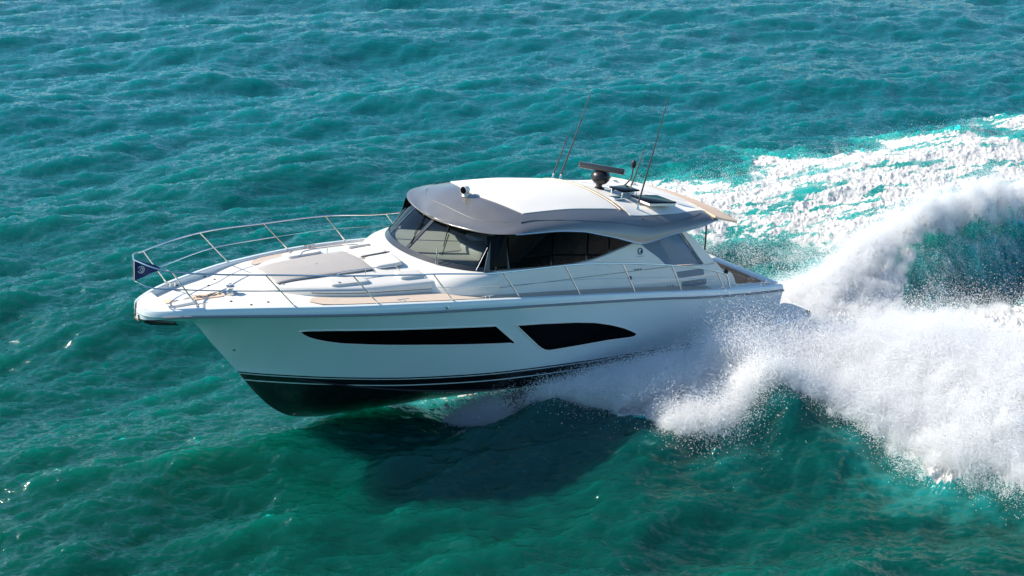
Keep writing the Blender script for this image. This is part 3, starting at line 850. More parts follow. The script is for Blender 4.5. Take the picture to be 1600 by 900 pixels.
# sun pad
def pad(name, outline, th, mat, parent, zf, bev=.03, n=1, soft=2):
    m = MB(); outline = [Vector((a, b, 0)) for a, b in outline]; c = sum(outline, Vector()) / len(outline)
    # dense outline
    ol = []
    for a, b in zip(outline, outline[1:] + outline[:1]):
        for k in range(8): ol.append(a.lerp(b, k / 8))
    sm = ol
    for _ in range(soft): sm = [(sm[i - 1] + sm[i] * 2 + sm[(i + 1) % len(sm)]) / 4 for i in range(len(sm))]
    rows = []
    for s_, h in ((1.0, 0), (1.0, th * .6), (.985, th * .88), (.96, th), (.8, th * 1.03), (.55, th * 1.05), (.25, th * 1.06), (.02, th * 1.06)):
        rows.append([(lambda p: (p.x, p.y, zf(p.x, p.y) + h))(c + (q - c) * s_) for q in sm])
    m.grid(rows, close=True)
    return m.build(name, mat, parent, angle=60)
pad('sun_pad', [(12.02, -.46), (12.04, 0), (12.02, .46), (11.3, .54), (10.4, .60), (10.02, .60), (9.98, 0), (10.02, -.60), (10.4, -.60), (11.3, -.54)], .032, 'pad', trunk, lambda a, b_: trunk_z(a, b_) + .012, soft=1)
MB().tube([(12.0, .47, trunk_z(12.0, .47) + .012), (11.3, .55, trunk_z(11.3, .55) + .012), (10.02, .61, trunk_z(10.02, .61) + .012)], .008, 5).build('pad_piping', 'line', trunk)
for sgn in (1, -1):
    hr = pad('headrest', [(9.93, sgn * .04), (9.93, sgn * .58), (9.34, sgn * .60), (9.30, sgn * .04)], .06, 'cush', trunk, lambda a, b: trunk_z(a, b) + .05 * (10 - a))
    MB().tube([(9.95, sgn * .02, trunk_z(9.95, .02) + .06), (9.3, sgn * .02, trunk_z(9.3, .02) + .10)], .008, 5).build('seam', 'line', hr)
    # hatches
    h1 = pad('hatch', [(11.18, sgn * .70), (11.18, sgn * 1.03), (10.40, sgn * 1.12), (10.40, sgn * .76)], .045, 'tread', trunk, trunk_z)
    MB().box((11.0, sgn * .98, trunk_z(11.0, .98) + .055), (.05, .03, .015), bev=.006).build('latch', 'steel', h1)
    h2 = pad('hatch', [(9.74, sgn * .85), (9.74, sgn * 1.16), (9.20, sgn * 1.18), (9.20, sgn * .88)], .05, 'tread', trunk, trunk_z)
    # grab rails beside the pad
    pts = resample([(10.95, sgn * .72, trunk_z(10.9, .72)), (10.85, sgn * .72, trunk_z(10.9, .72) + .11), (10.55, sgn * .74, trunk_z(10.5, .74) + .12), (10.0, sgn * .75, trunk_z(10, .75) + .12), (9.65, sgn * .75, trunk_z(9.7, .75) + .11), (9.52, sgn * .75, trunk_z(9.6, .75))], 26)
    MB().tube(pts, .011, 6).tube([(10.3, sgn * .745, trunk_z(10.3, .74)), (10.3, sgn * .745, trunk_z(10.3, .74) + .12)], .009, 6).build('grab_rail', 'steel', trunk)
for sgn in (1, -1):
    for k, (a, b) in enumerate(((11.93, .50), (10.05, .66))):
        MB().lathe((a, sgn * b, trunk_z(a, b)), [(0, 0), (.02, 0), (.018, .02), (0, .025)], 8).build('fastener', 'steel', trunk)

# ---- foredeck gear
wl = MB().lathe((12.80, .10, deck_z(12.8) - .002), [(0, 0), (.13, 0), (.13, .03), (.07, .05), (.06, .09), (.085, .12), (.085, .15), (.05, .17), (0, .17)], 18).build('windlass', 'steel', yacht)
MB().lathe((12.80, .10, deck_z(12.8) + .16), [(0, 0), (.03, 0), (.03, .04), (0, .045)], 10).build('windlass_cap', 'steel', wl)
m = MB()
zc = lambda u: deck_z(u) + .03
for k in range(34):      # chain from windlass to bow roller
    u = 12.9 + k * .036
    a = Vector((u, .10 - .03 * k / 34, zc(u) + .012 * math.sin(k)))
    ring = [a + Vector((.028 * math.cos(t), (.014 * math.sin(t)) if k % 2 else 0, 0 if k % 2 else .014 * math.sin(t))) for t in np.linspace(0, 2 * math.pi, 9)]
    m.tube(ring, .0065, 5, cap=False)
m.build('anchor_chain', 'galv', yacht)
m = MB()
m.slab([(14.12, .10, .60), (12.98, .20, deck_z(13) + .018), (12.98, -.04, deck_z(13) + .018), (14.12, -.08, .60)], .03)
m.build('chain_channel', 'beige', deck)
# moulded well at the stem
pad('chute', [(14.30, .0), (13.95, .26), (13.55, .30), (13.5, -.22), (13.95, -.2)], .05, 'gel', deck, lambda a, b: deck_z(a, b) - .01)
for sgn in (1, -1):
    for (u, v) in ((13.45, .80), (12.78, 1.05), (12.96, .48), (12.70, .78), (11.4, 1.42), (12.4, .85)):
        MB().lathe((u, sgn * v, deck_z(u, v) - .002), [(0, 0), (.024, 0), (.024, .012), (.01, .02), (0, .02)], 9).build('fitting', 'black', deck)
    for (u, dv) in ((13.62, .24), (10.1, .19), (8.31, .19), (.55, .10)):
        v = (beam(u) - dv); z = sheer(u) + (.012 if u < 1 else -.03)
        m = MB().tube([(u - .13, sgn * v, z + .075), (u + .13, sgn * v, z + .075)], [.010, .010], 7)
        m.tube([(u - .05, sgn * v, z), (u - .045, sgn * v, z + .07)], .013, 7).tube([(u + .05, sgn * v, z), (u + .045, sgn * v, z + .07)], .013, 7)
        m.build('cleat', 'steel', yacht)
# anchor and bow roller under the nose
rl = MB().box((14.36, 0, .375), (.42, .17, .05), bev=.012, ry=.2).box((14.40, .085, .41), (.34, .015, .13), bev=.005, ry=.2).box((14.40, -.085, .41), (.34, .015, .13), bev=.005, ry=.2)
rl.lathe((14.50, -.07, .37), [(0, 0), (.05, 0), (.035, .07), (.05, .14), (0, .14)], 12, (0, 1, 0))
rl.build('bow_roller', 'ochre', yacht)
an = MB().tube([(14.52, 0, .36), (14.2, 0, .24), (13.85, 0, .17)], [.028, .028, .022], 8)
an.build('anchor', 'galv', yacht)
ao = bpy.data.objects['anchor']
for sgn in (1, -1):
    f = MB(); f.add([(14.42, 0, .27), (14.18, sgn * .20, .29), (13.78, sgn * .05, .15), (14.3, 0, .21), (14.42, 0, .245), (14.18, sgn * .20, .27), (13.78, sgn * .05, .125), (14.3, 0, .185)],
                    [(0, 1, 2, 3), (4, 7, 6, 5), (0, 4, 5, 1), (1, 5, 6, 2), (2, 6, 7, 3), (3, 7, 4, 0)])
    f.build('fluke', 'black', ao)

# ---- bow rail
rb = [(13.69, .66), (12.14, 1.389), (10.62, 1.79), (9.12, 2.06), (7.62, 2.17), (6.11, 2.22), (4.63, 2.25), (3.27, 2.24), (1.92, 2.20)]
rt = [(14.19, .66, 1.38), (12.76, 1.385, 1.40), (11.20, 1.79, 1.345), (9.63, 2.07, 1.30), (8.08, 2.17, 1.20), (6.57, 2.20, 1.20), (5.06, 2.24, 1.095), (3.66, 2.24, .92), (2.22, 2.19, .62)]
rail = MB()
side = {}
for sgn in (1, -1):
    side[sgn] = resample([(14.60, sgn * .10, 1.45), (14.50, sgn * .36, 1.43)] + [(a, sgn * b, c) for a, b, c in rt] + [(1.90, sgn * 2.19, .50), (1.72, sgn * 2.2, .16)], 110)
rail.tube(side[1], .0165, 8).tube(side[-1], .0165, 8)
rail.tube(resample([(14.60, .10, 1.45), (14.63, 0, 1.452), (14.60, -.10, 1.45)], 7), .0165, 8)
bow_rail = rail.build('bow_rail', 'steel', yacht)
for sgn in (1, -1):
    for k, ((u0, v0), (u1, v1, z1)) in enumerate(zip(rb, rt)):
        zb = sheer(u0) + .005
        st = MB().tube([(u0, sgn * v0, zb), (u1, sgn * v1, z1)], .0135, 8).lathe((u0, sgn * v0, zb - .004), [(0, 0), (.034, 0), (.03, .012), (.016, .02), (0, .02)], 10)
        st.build('stanchion', 'steel', bow_rail)
    mid = [(14.60, sgn * .10, 1.06), (14.46, sgn * .38, 1.03)]
    for (u0, v0), (u1, v1, z1) in zip(rb[:5], rt[:5]):
        zb = sheer(u0); t = .50; mid.append((u0 + (u1 - u0) * t, sgn * v0, zb + (z1 - zb) * t))
    wire = [mid[4]] 
    MB().tube(resample(mid[:5], 50), .0115, 7).build('middle_rail', 'steel', bow_rail)
    w2 = [mid[4], mid[5], mid[6]]
    for (u0, v0), (u1, v1, z1) in zip(rb[5:], rt[5:]):
        zb = sheer(u0); w2.append((u0 + (u1 - u0) * .5, sgn * v0, zb + (z1 - zb) * .5))
    MB().tube(resample(w2, 60), .005, 5).build('middle_wire', 'steel', bow_rail)
MB().tube(resample([(14.60, .10, 1.06), (14.62, 0, 1.06), (14.60, -.10, 1.06)], 7), .0115, 7).build('middle_rail', 'steel', bow_rail)
MB().tube([(14.635, 0, 1.46), (14.625, 0, 1.06)], .014, 8).build('jackstaff', 'steel', bow_rail)

# ---- cabin
def ell(u0, uf, w, z, t, n=2.0):
    c, s_ = math.cos(t), math.sin(t)
    return (u0 + (uf - u0) * abs(c) ** (2 / n), w * math.copysign(abs(s_) ** (2 / n), s_), z)
LV = [  # plan outlines of the cabin front: u0, uf, w, z, exponent
    (7.9, 9.62, 1.885, .66, 2.6), (7.9, 9.50, 1.875, .80, 2.6), (7.9, 9.42, 1.86, .90, 2.5), (7.9, 9.30, 1.83, .985, 2.4), (7.9, 9.15, 1.79, 1.035, 2.25), (7.9, 9.02, 1.735, 1.065, 2.1), (7.9, 8.98, 1.715, 1.068, 2.0)]
T = np.linspace(-math.pi / 2, math.pi / 2, 61)
m = MB(); rows = []
for (u0, uf, w, z, n) in LV:
    rows.append([(lambda p: (p[0], p[1], p[2] - (.16 * abs(p[1] / w) ** 3 if z < .7 else 0)))(ell(u0, uf, w, z, t, n)) for t in T])
m.grid(rows)
cabin = m.build('cabin', 'gel', yacht, angle=50)

def side_v(u, z):
    v = 1.90 - .165 * min(1.4, max(0, (z - .45) / .62))
    if u > 6.4 and z > 1.066: v -= .16 * min(1.1, (z - 1.066) / .7) * min(1.2, (u - 6.4) / 1.5) ** 1.5
    return v
def panel(name, outline, off, th, mat, parent, sgn, vf=side_v):
    top = [Vector((a, sgn * (vf(a, b) + off), b)) for a, b in outline]
    return MB().slab(top, th, (0, -sgn, 0)).build(name, mat, parent, angle=20)
sill = [(8.2, 1.068), (7.5, 1.05), (6.35, 1.015), (5.9, 1.025), (5.45, 1.06), (5.1, 1.12), (4.8, 1.185), (4.5, 1.25), (4.22, 1.315)]
head = [(4.22, 1.33), (4.6, 1.43), (5.0, 1.54), (5.4, 1.64), (5.9, 1.75), (6.7, 1.815), (7.5, 1.81), (7.92, 1.77)]
for sgn in (1, -1):
    # side moulding below the windows, with smooth grid
    top_c = interp([1.2, 1.42, 1.7, 1.95, 2.3, 3.3, 3.36, 3.6, 3.9, 4.22, 4.5, 4.8, 5.1, 5.45, 5.9, 6.35, 7.5, 7.95], [.10, .40, .50, .70, .675, .73, .745, .93, 1.12, 1.315, 1.25, 1.185, 1.12, 1.06, 1.025, 1.015, 1.05, 1.066])
    m = MB(); rows = []
    for u in list(np.linspace(1.2, 3.3, 24)) + list(np.linspace(3.34, 7.95, 56)):
        zt = top_c(u); zb = deck_z(u, 1.85) - .03; r = []
        for k in range(12):
            t = k / 11; z = zb + (zt - zb) * t
            r.append((u, sgn * side_v(u, z), z))
        r.append((u, sgn * (side_v(u, zt) - .02), zt + .012)); r.append((u, sgn * (side_v(u, zt) - .07), zt + .012)); r.append((u, sgn * (side_v(u, zt) - .075), zt - .3))
        rows.append(r)
    m.grid(rows)
    cs = m.build('cabin_side', 'gel', cabin, angle=40)
    # moulded step line along the side
    for dz in (0.0,):
        MB().tube([(u, sgn * (side_v(u, .73 + .02 * (u - 3.3) / 4) + .003), .73 + .02 * (u - 3.3) / 4 + (0 if u > 3.4 else 0)) for u in np.linspace(3.36, 7.9, 40)], .005, 5).build('seam', 'line', cs)
    # windows
    wf = panel('window_frame', sill + head, -.012, .02, 'frame', cabin, sgn)
    def zs(u): return interp([q[0] for q in sill], [q[1] for q in sill])(u)
    def zh(u): return interp([q[0] for q in head], [q[1] for q in head])(u)
    for (a, b) in ((8.05, 7.62), (7.57, 6.55), (6.50, 5.62), (5.57, 5.02), (4.98, 4.30)):
        uu = list(np.linspace(a, b, 9))
        lo = [(u, zs(u) + .035) for u in uu]; hi = [(u, zh(u) - .03) for u in uu[::-1]]
        lo = [(u, min(z, zh(u) - .035)) for u, z in lo]
        panel('side_window', lo + hi, -.004, .006, 'dglass', cabin, sgn)
    # aft clear panel, its arch and the louvres
    aw = panel('aft_window', [(4.06, 1.23), (3.75, 1.35), (3.4, 1.46), (3.12, 1.50), (2.95, 1.38), (2.7, 1.12), (2.45, .84), (2.31, .685), (3.33, .745)], -.05, .012, 'clear', cabin, sgn)
    arch = [(3.30, 1.60), (3.10, 1.50), (2.93, 1.36), (2.68, 1.09), (2.43, .81), (2.29, .66)]
    arch2 = [(1.93, .66), (2.10, .86), (2.38, 1.12), (2.68, 1.36), (2.98, 1.53), (3.16, 1.60)]
    panel('arch', arch + arch2, 0, .07, 'gel', cabin, sgn)
    panel('arch_seal', [(3.16, 1.55), (3.0, 1.44), (2.74, 1.17), (2.5, .88), (2.33, .69), (2.28, .69), (2.45, .88), (2.68, 1.16), (2.93, 1.43), (3.08, 1.55)], .004, .01, 'line', cabin, sgn)
    for (za, zb_, ua, ub_) in ((.46, .60, 3.06, 2.28), (.23, .37, 2.90, 2.18)):
        o2 = [(ua, za), (ub_ + .03, za + .0), (ub_, za + .03), (ub_ + .03, zb_), (ua + .05, zb_)]
        panel('side_step', o2, .004, .03, 'greyp', cabin, sgn)
    # lettering bar and emblem on the quarter
    lu, lz = 4.13, 1.125
    em = []
    for k in range(25):
        a = 2 * math.pi * k / 24; em.append((lu + .062 * math.cos(a), lz + .062 * math.sin(a)))
    mm_ = MB().tube([(a, sgn * (side_v(a, b) + .004), b) for a, b in em], .011, 6, cap=False)
    sw = [(lu + .045 * (1 - .1 * k) * math.cos(2.4 + .42 * k), lz + .045 * (1 - .1 * k) * math.sin(2.4 + .42 * k)) for k in range(9)]
    mm_.tube([(a, sgn * (side_v(a, b) + .004), b) for a, b in sw], .010, 6)
    mm_.tube([(lu + .10 - .014 * k, sgn * (side_v(lu, lz - .1) + .003), lz - .105 + .004 * (k % 2)) for k in range(15)], .004, 4)
    mm_.build('emblem', 'navy', cs)
    # small lamps and fittings on the side
    MB().lathe((4.45, sgn * (side_v(4.45, .62) - .002), .60), [(0, 0), (.045, 0), (.04, .03), (.02, .045), (0, .045)], 12, (0, sgn, 0)).build('filler_cap', 'black', cs)
    MB().lathe((1.62, sgn * (side_v(1.6, .45) - .01), .47), [(0, 0), (.05, 0), (.05, .05), (.03, .07), (0, .07)], 12, (0, sgn, 0)).build('deck_light', 'black', cs)
    for uu in (3.2, 3.28, 3.36): MB().box((uu, sgn * (side_v(uu, .4) + .004), .30), (.03, .012, .05), bev=.004).build('vent_slot', 'line', cs)
    for uu in (4.3, 4.22, 4.14): MB().box((uu, sgn * (side_v(uu, .70) + .004), .765), (.03, .01, .03), bev=.003).build('vent_slot', 'line', cs)

# windscreen
LA = (7.9, 8.98, 1.715, 1.066, 2.0); LB = (7.58, 8.22, 1.56, 1.76, 2.0)
def ws(t, s_, off=0.0):
    a = Vector(ell(LA[0], LA[1], LA[2], LA[3], t)); b = Vector(ell(LB[0], LB[1], LB[2], LB[3], t))
    p = a.lerp(b, s_)
    return p + Vector((math.cos(t) * .64, math.sin(t) * .75, .55)) * off
TT = math.radians(66)
def ws_patch(t0, t1, s0, s1, off, th, n=24, k=8):
    out = [[ws(t0 + (t1 - t0) * i / n, s0 + (s1 - s0) * j / k, off) for i in range(n + 1)] for j in range(k + 1)]
    return out
wsg = MB().grid(ws_patch(-TT, TT, .09, 1.0, 0, 0, 48, 8)).build('windscreen', 'glass', cabin)
m = MB(); m.grid(ws_patch(-math.radians(89), math.radians(89), -.02, .115, .012, 0, 60, 3)); m.grid(ws_patch(-math.radians(89), math.radians(89), -.02, .115, -.01, 0, 60, 3)); m.build('lower_frame', 'frame', wsg)
for c, w in ((0.0, .030), (-.60, .016), (.60, .001)):
    if w < .01: continue
    m = MB(); m.grid(ws_patch(c - w, c + w, .09, 1.0, .012, 0, 3, 8)); m.grid(ws_patch(c - w, c + w, .09, 1.0, -.02, 0, 3, 8)); m.build('mullion', 'frame', wsg)
for sgn in (1, -1):
    a0, a1 = (TT, math.radians(90))
    m = MB(); m.grid(ws_patch(sgn * a0, sgn * a1, .0, 1.0, .010, 0, 8, 8)); m.grid(ws_patch(sgn * a0, sgn * a1, .0, 1.0, -.02, 0, 8, 8)); m.build('corner_pillar', 'dglass', wsg)
    MB().tube([ws(sgn * (TT + .03), s_, .02) for s_ in np.linspace(.02, .62, 8)], .006, 6).build('pillar_trim', 'steel', wsg)
# wipers hang from the top edge
for t0 in (-.36, .20):
    p0 = ws(t0 + .10, .97, .03); p1 = ws(t0 + .30, .42, .035)
    MB().tube([p0, p0.lerp(p1, .5) + Vector((0, 0, .01)), p1], [.016, .012, .008], 6).tube([ws(t0 + .235, .72, .03), ws(t0 + .37, .22, .03)], .010, 5).build('wiper', 'black', wsg)
MB().tube([(8.83, .95, .97), (8.80, .93, 1.40)], .010, 6).tube([(8.83, 1.02, .97), (8.80, 1.0, 1.30)], .007, 6).build('wash_pipe', 'steel', cabin)

# interior
MB().slab([ws(t, .03, -.05) for t in np.linspace(-TT, TT, 20)] + [Vector((7.35, 1.35, 1.10)), Vector((7.35, -1.35, 1.10))], .06).build('dashboard', 'inter', cabin)
hs = MB().box((7.55, .72, 1.14), (.5, .95, .22), bev=.07).build('helm_console', 'inter', cabin)
ring = [(7.20 + .06 * math.sin(a), .72 + .19 * math.cos(a), 1.18 + .18 * math.sin(a)) for a in np.linspace(0, 2 * math.pi, 25)]
MB().tube(ring, .014, 6, cap=False).tube([(7.20, .53, 1.18), (7.20, .91, 1.18)], .010, 6).tube([(7.2, .72, 1.18), (7.14, .72, 1.0)], .010, 6).build('steering_wheel', 'black', cabin)
for v in (.72, -.6):
    s_ = MB().box((6.6, v, .95), (.5, .62, .14), bev=.05).build('helm_seat', 'cush', cabin)
    MB().box((6.34, v, 1.22), (.13, .60, .55), bev=.05).build('seat_back', 'cush', s_)
MB().box((5.3, 0, .25), (5.2, 3.3, .06)).build('cabin_floor', 'dark', cabin)
MB().box((4.05, 0, 1.0), (.06, 3.2, 1.6)).build('bulkhead', 'dark', cabin)
MB().box((5.0, -1.2, .62), (1.6, .7, .5), bev=.08).build('saloon_sofa', 'cush', cabin)
MB().box((7.3, 1.52, 1.50), (.02, .06, .5), bev=.008).build('curtain', 'inter', cabin)
MB().box((7.15, 0, 1.80), (1.4, 2.9, .04), bev=.01).build('headlining', 'dark', cabin)

# ---- hardtop
zc_f = interp([1.2, 2.2, 3.0, 4.0, 4.5, 5.5, 6.4, 7.0, 7.4, 7.7, 7.97, 8.15, 8.36], [1.66, 1.88, 1.97, 2.05, 2.12, 2.21, 2.25, 2.23, 2.18, 2.09, 1.97, 1.87, 1.76])
zi_f = interp([1.2, 2.0, 2.7, 3.8, 5.0, 6.1, 7.0, 7.4, 7.8, 8.1, 8.36], [1.60, 1.79, 1.84, 1.91, 2.03, 2.09, 2.08, 2.03, 1.91, 1.81, 1.745])
zt_f = interp([1.2, 1.9, 2.3, 3.0, 3.9, 5.0, 6.4, 7.2, 7.7, 8.0, 8.2, 8.36], [1.54, 1.70, 1.80, 1.77, 1.78, 1.90, 1.99, 1.96, 1.87, 1.81, 1.78, 1.742])
zb_f = interp([1.2, 1.98, 2.1, 2.45, 3.45, 4.22, 4.55, 5.0, 5.4, 5.9, 6.75, 7.6, 8.2, 8.36], [1.50, 1.66, 1.645, 1.57, 1.455, 1.335, 1.41, 1.54, 1.635, 1.745, 1.815, 1.82, 1.76, 1.735])
def plan_w(u):     # plan half width: rounded nose
    if u > 7.35:
        t = (u - 7.35) / (8.37 - 7.35)
        return 1.86 * max(0, 1 - t ** 2.6) ** .5
    return interp([1.2, 2.0, 3, 5, 7.35], [1.74, 1.80, 1.85, 1.87, 1.86])(u)
def top_z(u, v):
    w = max(plan_w(u), .02); s_ = min(1, abs(v) / w); zc, zi, zk = zc_f(u), zi_f(u), zt_f(u)
    return interp([0, .3, .66, .86, 1.0], [zc, zc - .22 * (zc - zi), zi, zk, zk - .12])(s_)
hus = list(np.linspace(1.98, 7.3, 54)) + [7.35 + 1.015 * (1 - (1 - k / 24) ** 1.8) for k in range(1, 25)]
m = MB(); rows = []
for u in hus:
    w = plan_w(u); zt, zb = zt_f(u), zb_f(u)
    if u > 7.9:
        zb = min(zb, top_z(u, 0) - .03)
    zt = max(zt, zb + .02)
    half = [(u, w * .86 * k / 14, top_z(u, w * .86 * k / 14)) for k in range(15)]
    half += [(u, w * .90, zt - (zt - zb) * .13), (u, w * .935, zt - (zt - zb) * .28), (u, w * .962, zt - (zt - zb) * .45), (u, w * .983, zt - (zt - zb) * .65), (u, w * .996, zt - (zt - zb) * .85), (u, w * .998, zb + .012), (u, w * .985, zb)]
    half += [(u, w * .93, zb + .02), (u, w * .90, min(zt - .03, zb + .12)), (u, 0, min(top_z(u, 0) - .05, zb + .14))]
    rows.append([(a, -b, c) for a, b, c in half[::-1]] + half)
m.grid(rows, cap=True)
hardtop = m.build('hardtop', 'silver', yacht, angle=40)
# crease line in each side
for sgn in (1, -1):
    cl = [(7.3, 1.975), (7.0, 1.99), (6.4, 1.975), (5.8, 1.93), (5.0, 1.83), (4.4, 1.73), (3.95, 1.66), (3.6, 1.68), (3.0, 1.72), (2.6, 1.76), (2.35, 1.79)]
    def edge_v(u, z):
        w = plan_w(u); zt, zb = zt_f(u), zb_f(u); f = (zt - z) / max(zt - zb, .01)
        return w * interp([-.1, 0, .1, .25, .42, .6, .8, 1], [.84, .86, .893, .927, .957, .978, .993, 1.0])(f)
    MB().tube([(u, sgn * (edge_v(u, z) + .001), z) for u, z in cl], .010, 5).build('crease_trim', 'line', hardtop)
    MB().tube([(u, sgn * (plan_w(u) * .998), zb_f(u) + .004) for u in np.linspace(2.0, 7.6, 60)], .014, 6).build('edge_trim', 'steel', hardtop)
MB().tube([(8.02 - .05 * v * v - .1 * v ** 4, v, top_z(8.02 - .05 * v * v - .1 * v ** 4, v) + .001) for v in np.linspace(-1.35, 1.45, 40)], .006, 5).build('crease_trim', 'line', hardtop)
# white sunroof panel
def skin(name, u0, u1, wf, off, mat, parent, n=30, k=22, front=None, th=.02):
    m = MB(); rows = []; low = []
    for i in range(n + 1):
        r = []
        for j in range(k + 1):
            s_ = -1 + 2 * j / k
            uf = u1(s_) if callable(u1) else u1; ub_ = u0(s_) if callable(u0) else u0
            u = ub_ + (uf - ub_) * i / n
            v = wf(u) * s_
            r.append((u, v, top_z(u, v) + off))
        rows.append(r)
    m.grid(rows)
    V = m.V; R = len(rows); K = k + 1
    edge = [rows[0][j] for j in range(K)] + [rows[i][K - 1] for i in range(1, R)] + [rows[-1][j] for j in range(K - 2, -1, -1)] + [rows[i][0] for i in range(R - 2, 0, -1)]
    m.grid([edge, [(a, b, c - th) for a, b, c in edge]], close=True)
    return m.build(name, mat, parent, angle=40)
sr = skin('sunroof_panel', 4.55, lambda s_: 7.42 - .36 * abs(s_) ** 1.6, lambda u: plan_w(min(u, 7.0)) * .70, .014, 'cream', hardtop)
MB().tube([(4.50, plan_w(4.5) * .72 * s_, top_z(4.5, plan_w(4.5) * .72 * s_) + .02) for s_ in np.linspace(-1, 1, 21)], .012, 6).build('sunroof_track', 'beige', hardtop)
MB().tube([(4.40, plan_w(4.5) * .72 * s_, top_z(4.4, plan_w(4.5) * .72 * s_) + .015) for s_ in np.linspace(-1, 1, 21)], .010, 6).build('sunroof_track', 'line', hardtop)
skin('roof_panel', 2.02, 4.34, lambda u: plan_w(u) * .80, .012, 'cream', hardtop)
# aft awning lip
m = MB(); rows = []
for u in np.linspace(1.22, 2.08, 8):
    w = interp([1.2, 1.35, 2.1], [1.62, 1.76, 1.78])(u); z0 = zc_f(u); z1 = zt_f(u)
    r = [(u, w * (k / 8 - 1), (z0 + (z1 - z0) * abs(k / 8 - 1) ** 2.4) - .0) for k in range(17)]
    rows.append(r + [(a, b, c - .045) for a, b, c in r[::-1]])
m.grid(rows, close=True, cap=True)
aw = m.build('awning', 'beige', hardtop, angle=40)
MB().tube([(1.22, 1.62 * (k / 8 - 1), zc_f(1.22) + (zt_f(1.22) - zc_f(1.22)) * abs(k / 8 - 1) ** 2.4 - .02) for k in range(17)], .022, 6).build('awning_rail', 'ochre', aw)
for sgn in (1, -1):
    MB().tube([(2.05, sgn * 1.5, 1.60), (1.98, sgn * 1.5, 1.1), (1.98, sgn * 1.52, .62)], .020, 8).build('hardtop_post', 'frame', hardtop)

# roof gear
tz = lambda u, v: top_z(u, v) + .012
sp = MB().lathe((7.58, .0, tz(7.58, 0) - .02), [(0, 0), (.07, 0), (.06, .03), (.035, .05), (.035, .09), (0, .09)], 16).build('searchlight', 'gel', hardtop)
MB().lathe((7.52, .0, tz(7.58, 0) + .12), [(0, 0), (.06, .0), (.088, .04), (.092, .12), (.088, .15), (0, .15)], 18, (1, .25, 0)).build('lamp_housing', 'gel', sp)
MB().lathe((7.665, .037, tz(7.58, 0) + .12), [(0, 0), (.078, 0), (.070, .015), (0, .022)], 18, (1, .25, 0)).build('lamp_lens', 'dglass', sp)
rd = MB().lathe((4.02, .05, tz(4.02, 0)), [(0, 0), (.12, 0), (.10, .03), (.055, .05), (.055, .10), (.14, .13), (.20, .20), (.215, .28), (.18, .36), (.10, .41), (.05, .43), (0, .43)], 22).build('radar', 'black', hardtop)
MB().box((4.06, .10, tz(4.02, 0) + .475), (1.04, .13, .13), rz=math.radians(125), bev=.035).build('radar_scanner', 'frame', rd)
MB().box((3.86, -.15, tz(3.9, 0) + .05), (.12, .12, .10), bev=.03).build('horn', 'black', hardtop)
lm = MB().tube(resample([(3.75, .12, tz(3.75, .1)), (3.6, .18, tz(3.6, .1) + .04), (3.42, .24, tz(3.5, .1) + .16), (3.30, .26, tz(3.5, .1) + .34), (3.28, .26, tz(3.5, .1) + .52)], 16), .018, 7).build('light_mast', 'frame', hardtop)
MB().lathe((3.28, .26, tz(3.5, .1) + .52), [(0, 0), (.045, .01), (.06, .06), (.06, .12), (.035, .17), (0, .18)], 14).build('mast_lamp', 'black', lm)
def antenna(u, v, top, r=.020):
    z = tz(u, v)
    b = MB().lathe((u, v, z - .005), [(0, 0), (.04, 0), (.035, .04), (.022, .06), (.022, .14), (0, .14)], 10).build('antenna_mount', 'steel', hardtop)
    MB().tube([(u, v, z + .10), ((u + top[0]) / 2, (v + top[1]) / 2, (z + top[2]) / 2 + .02), top], [r, r * .75, r * .45], 6).build('whip_antenna', 'black', b)
antenna(4.30, -.98, (3.70, -.98, 3.97))
antenna(4.42, -1.10, (4.12, -1.10, 3.02))
antenna(3.25, .22, (2.98, .22, 2.96))
antenna(3.95, 1.28, (3.45, 1.25, 4.33))
# raised dark hatch and skylight
sk = MB().box((3.30, 1.05, tz(3.3, 1.0) + .06), (.78, .62, .07), rz=.02, bev=.02, ry=-.07).build('roof_hatch', 'gel', hardtop)
MB().box((3.30, 1.05, tz(3.3, 1.0) + .105), (.80, .64, .035), rz=.02, bev=.016, ry=-.07).build('hatch_glass', 'dglass', sk)
dk = MB().box((3.78, .60, tz(3.8, .6) + .17), (.50, .46, .035), bev=.015).build('satellite_plate', 'dglass', hardtop)
m = MB()
for a, b in ((.2, .18), (-.2, .18), (.2, -.18), (-.2, -.18)): m.tube([(3.78 + a, .6 + b, tz(3.8 + a, .6 + b) - .02), (3.78 + a, .6 + b, tz(3.8, .6) + .16)], .012, 6)
m.build('plate_leg', 'steel', dk)
MB().box((4.12, .78, tz(4.1, .8) + .03), (.30, .22, .05), bev=.02).build('air_horn', 'steel', hardtop)
MB().box((3.45, .45, tz(3.5, .45) + .04), (.16, .12, .07), bev=.02).build('junction_box', 'gel', hardtop)
MB().lathe((2.55, -.55, tz(2.6, -.5) - .005), [(0, 0), (.12, 0), (.12, .03), (.06, .06), (0, .06)], 16).build('roof_vent', 'gel', hardtop)
MB().lathe((2.85, -.75, tz(2.8, -.7) - .005), [(0, 0), (.07, 0), (.07, .04), (0, .06)], 14).build('roof_vent', 'steel', hardtop)

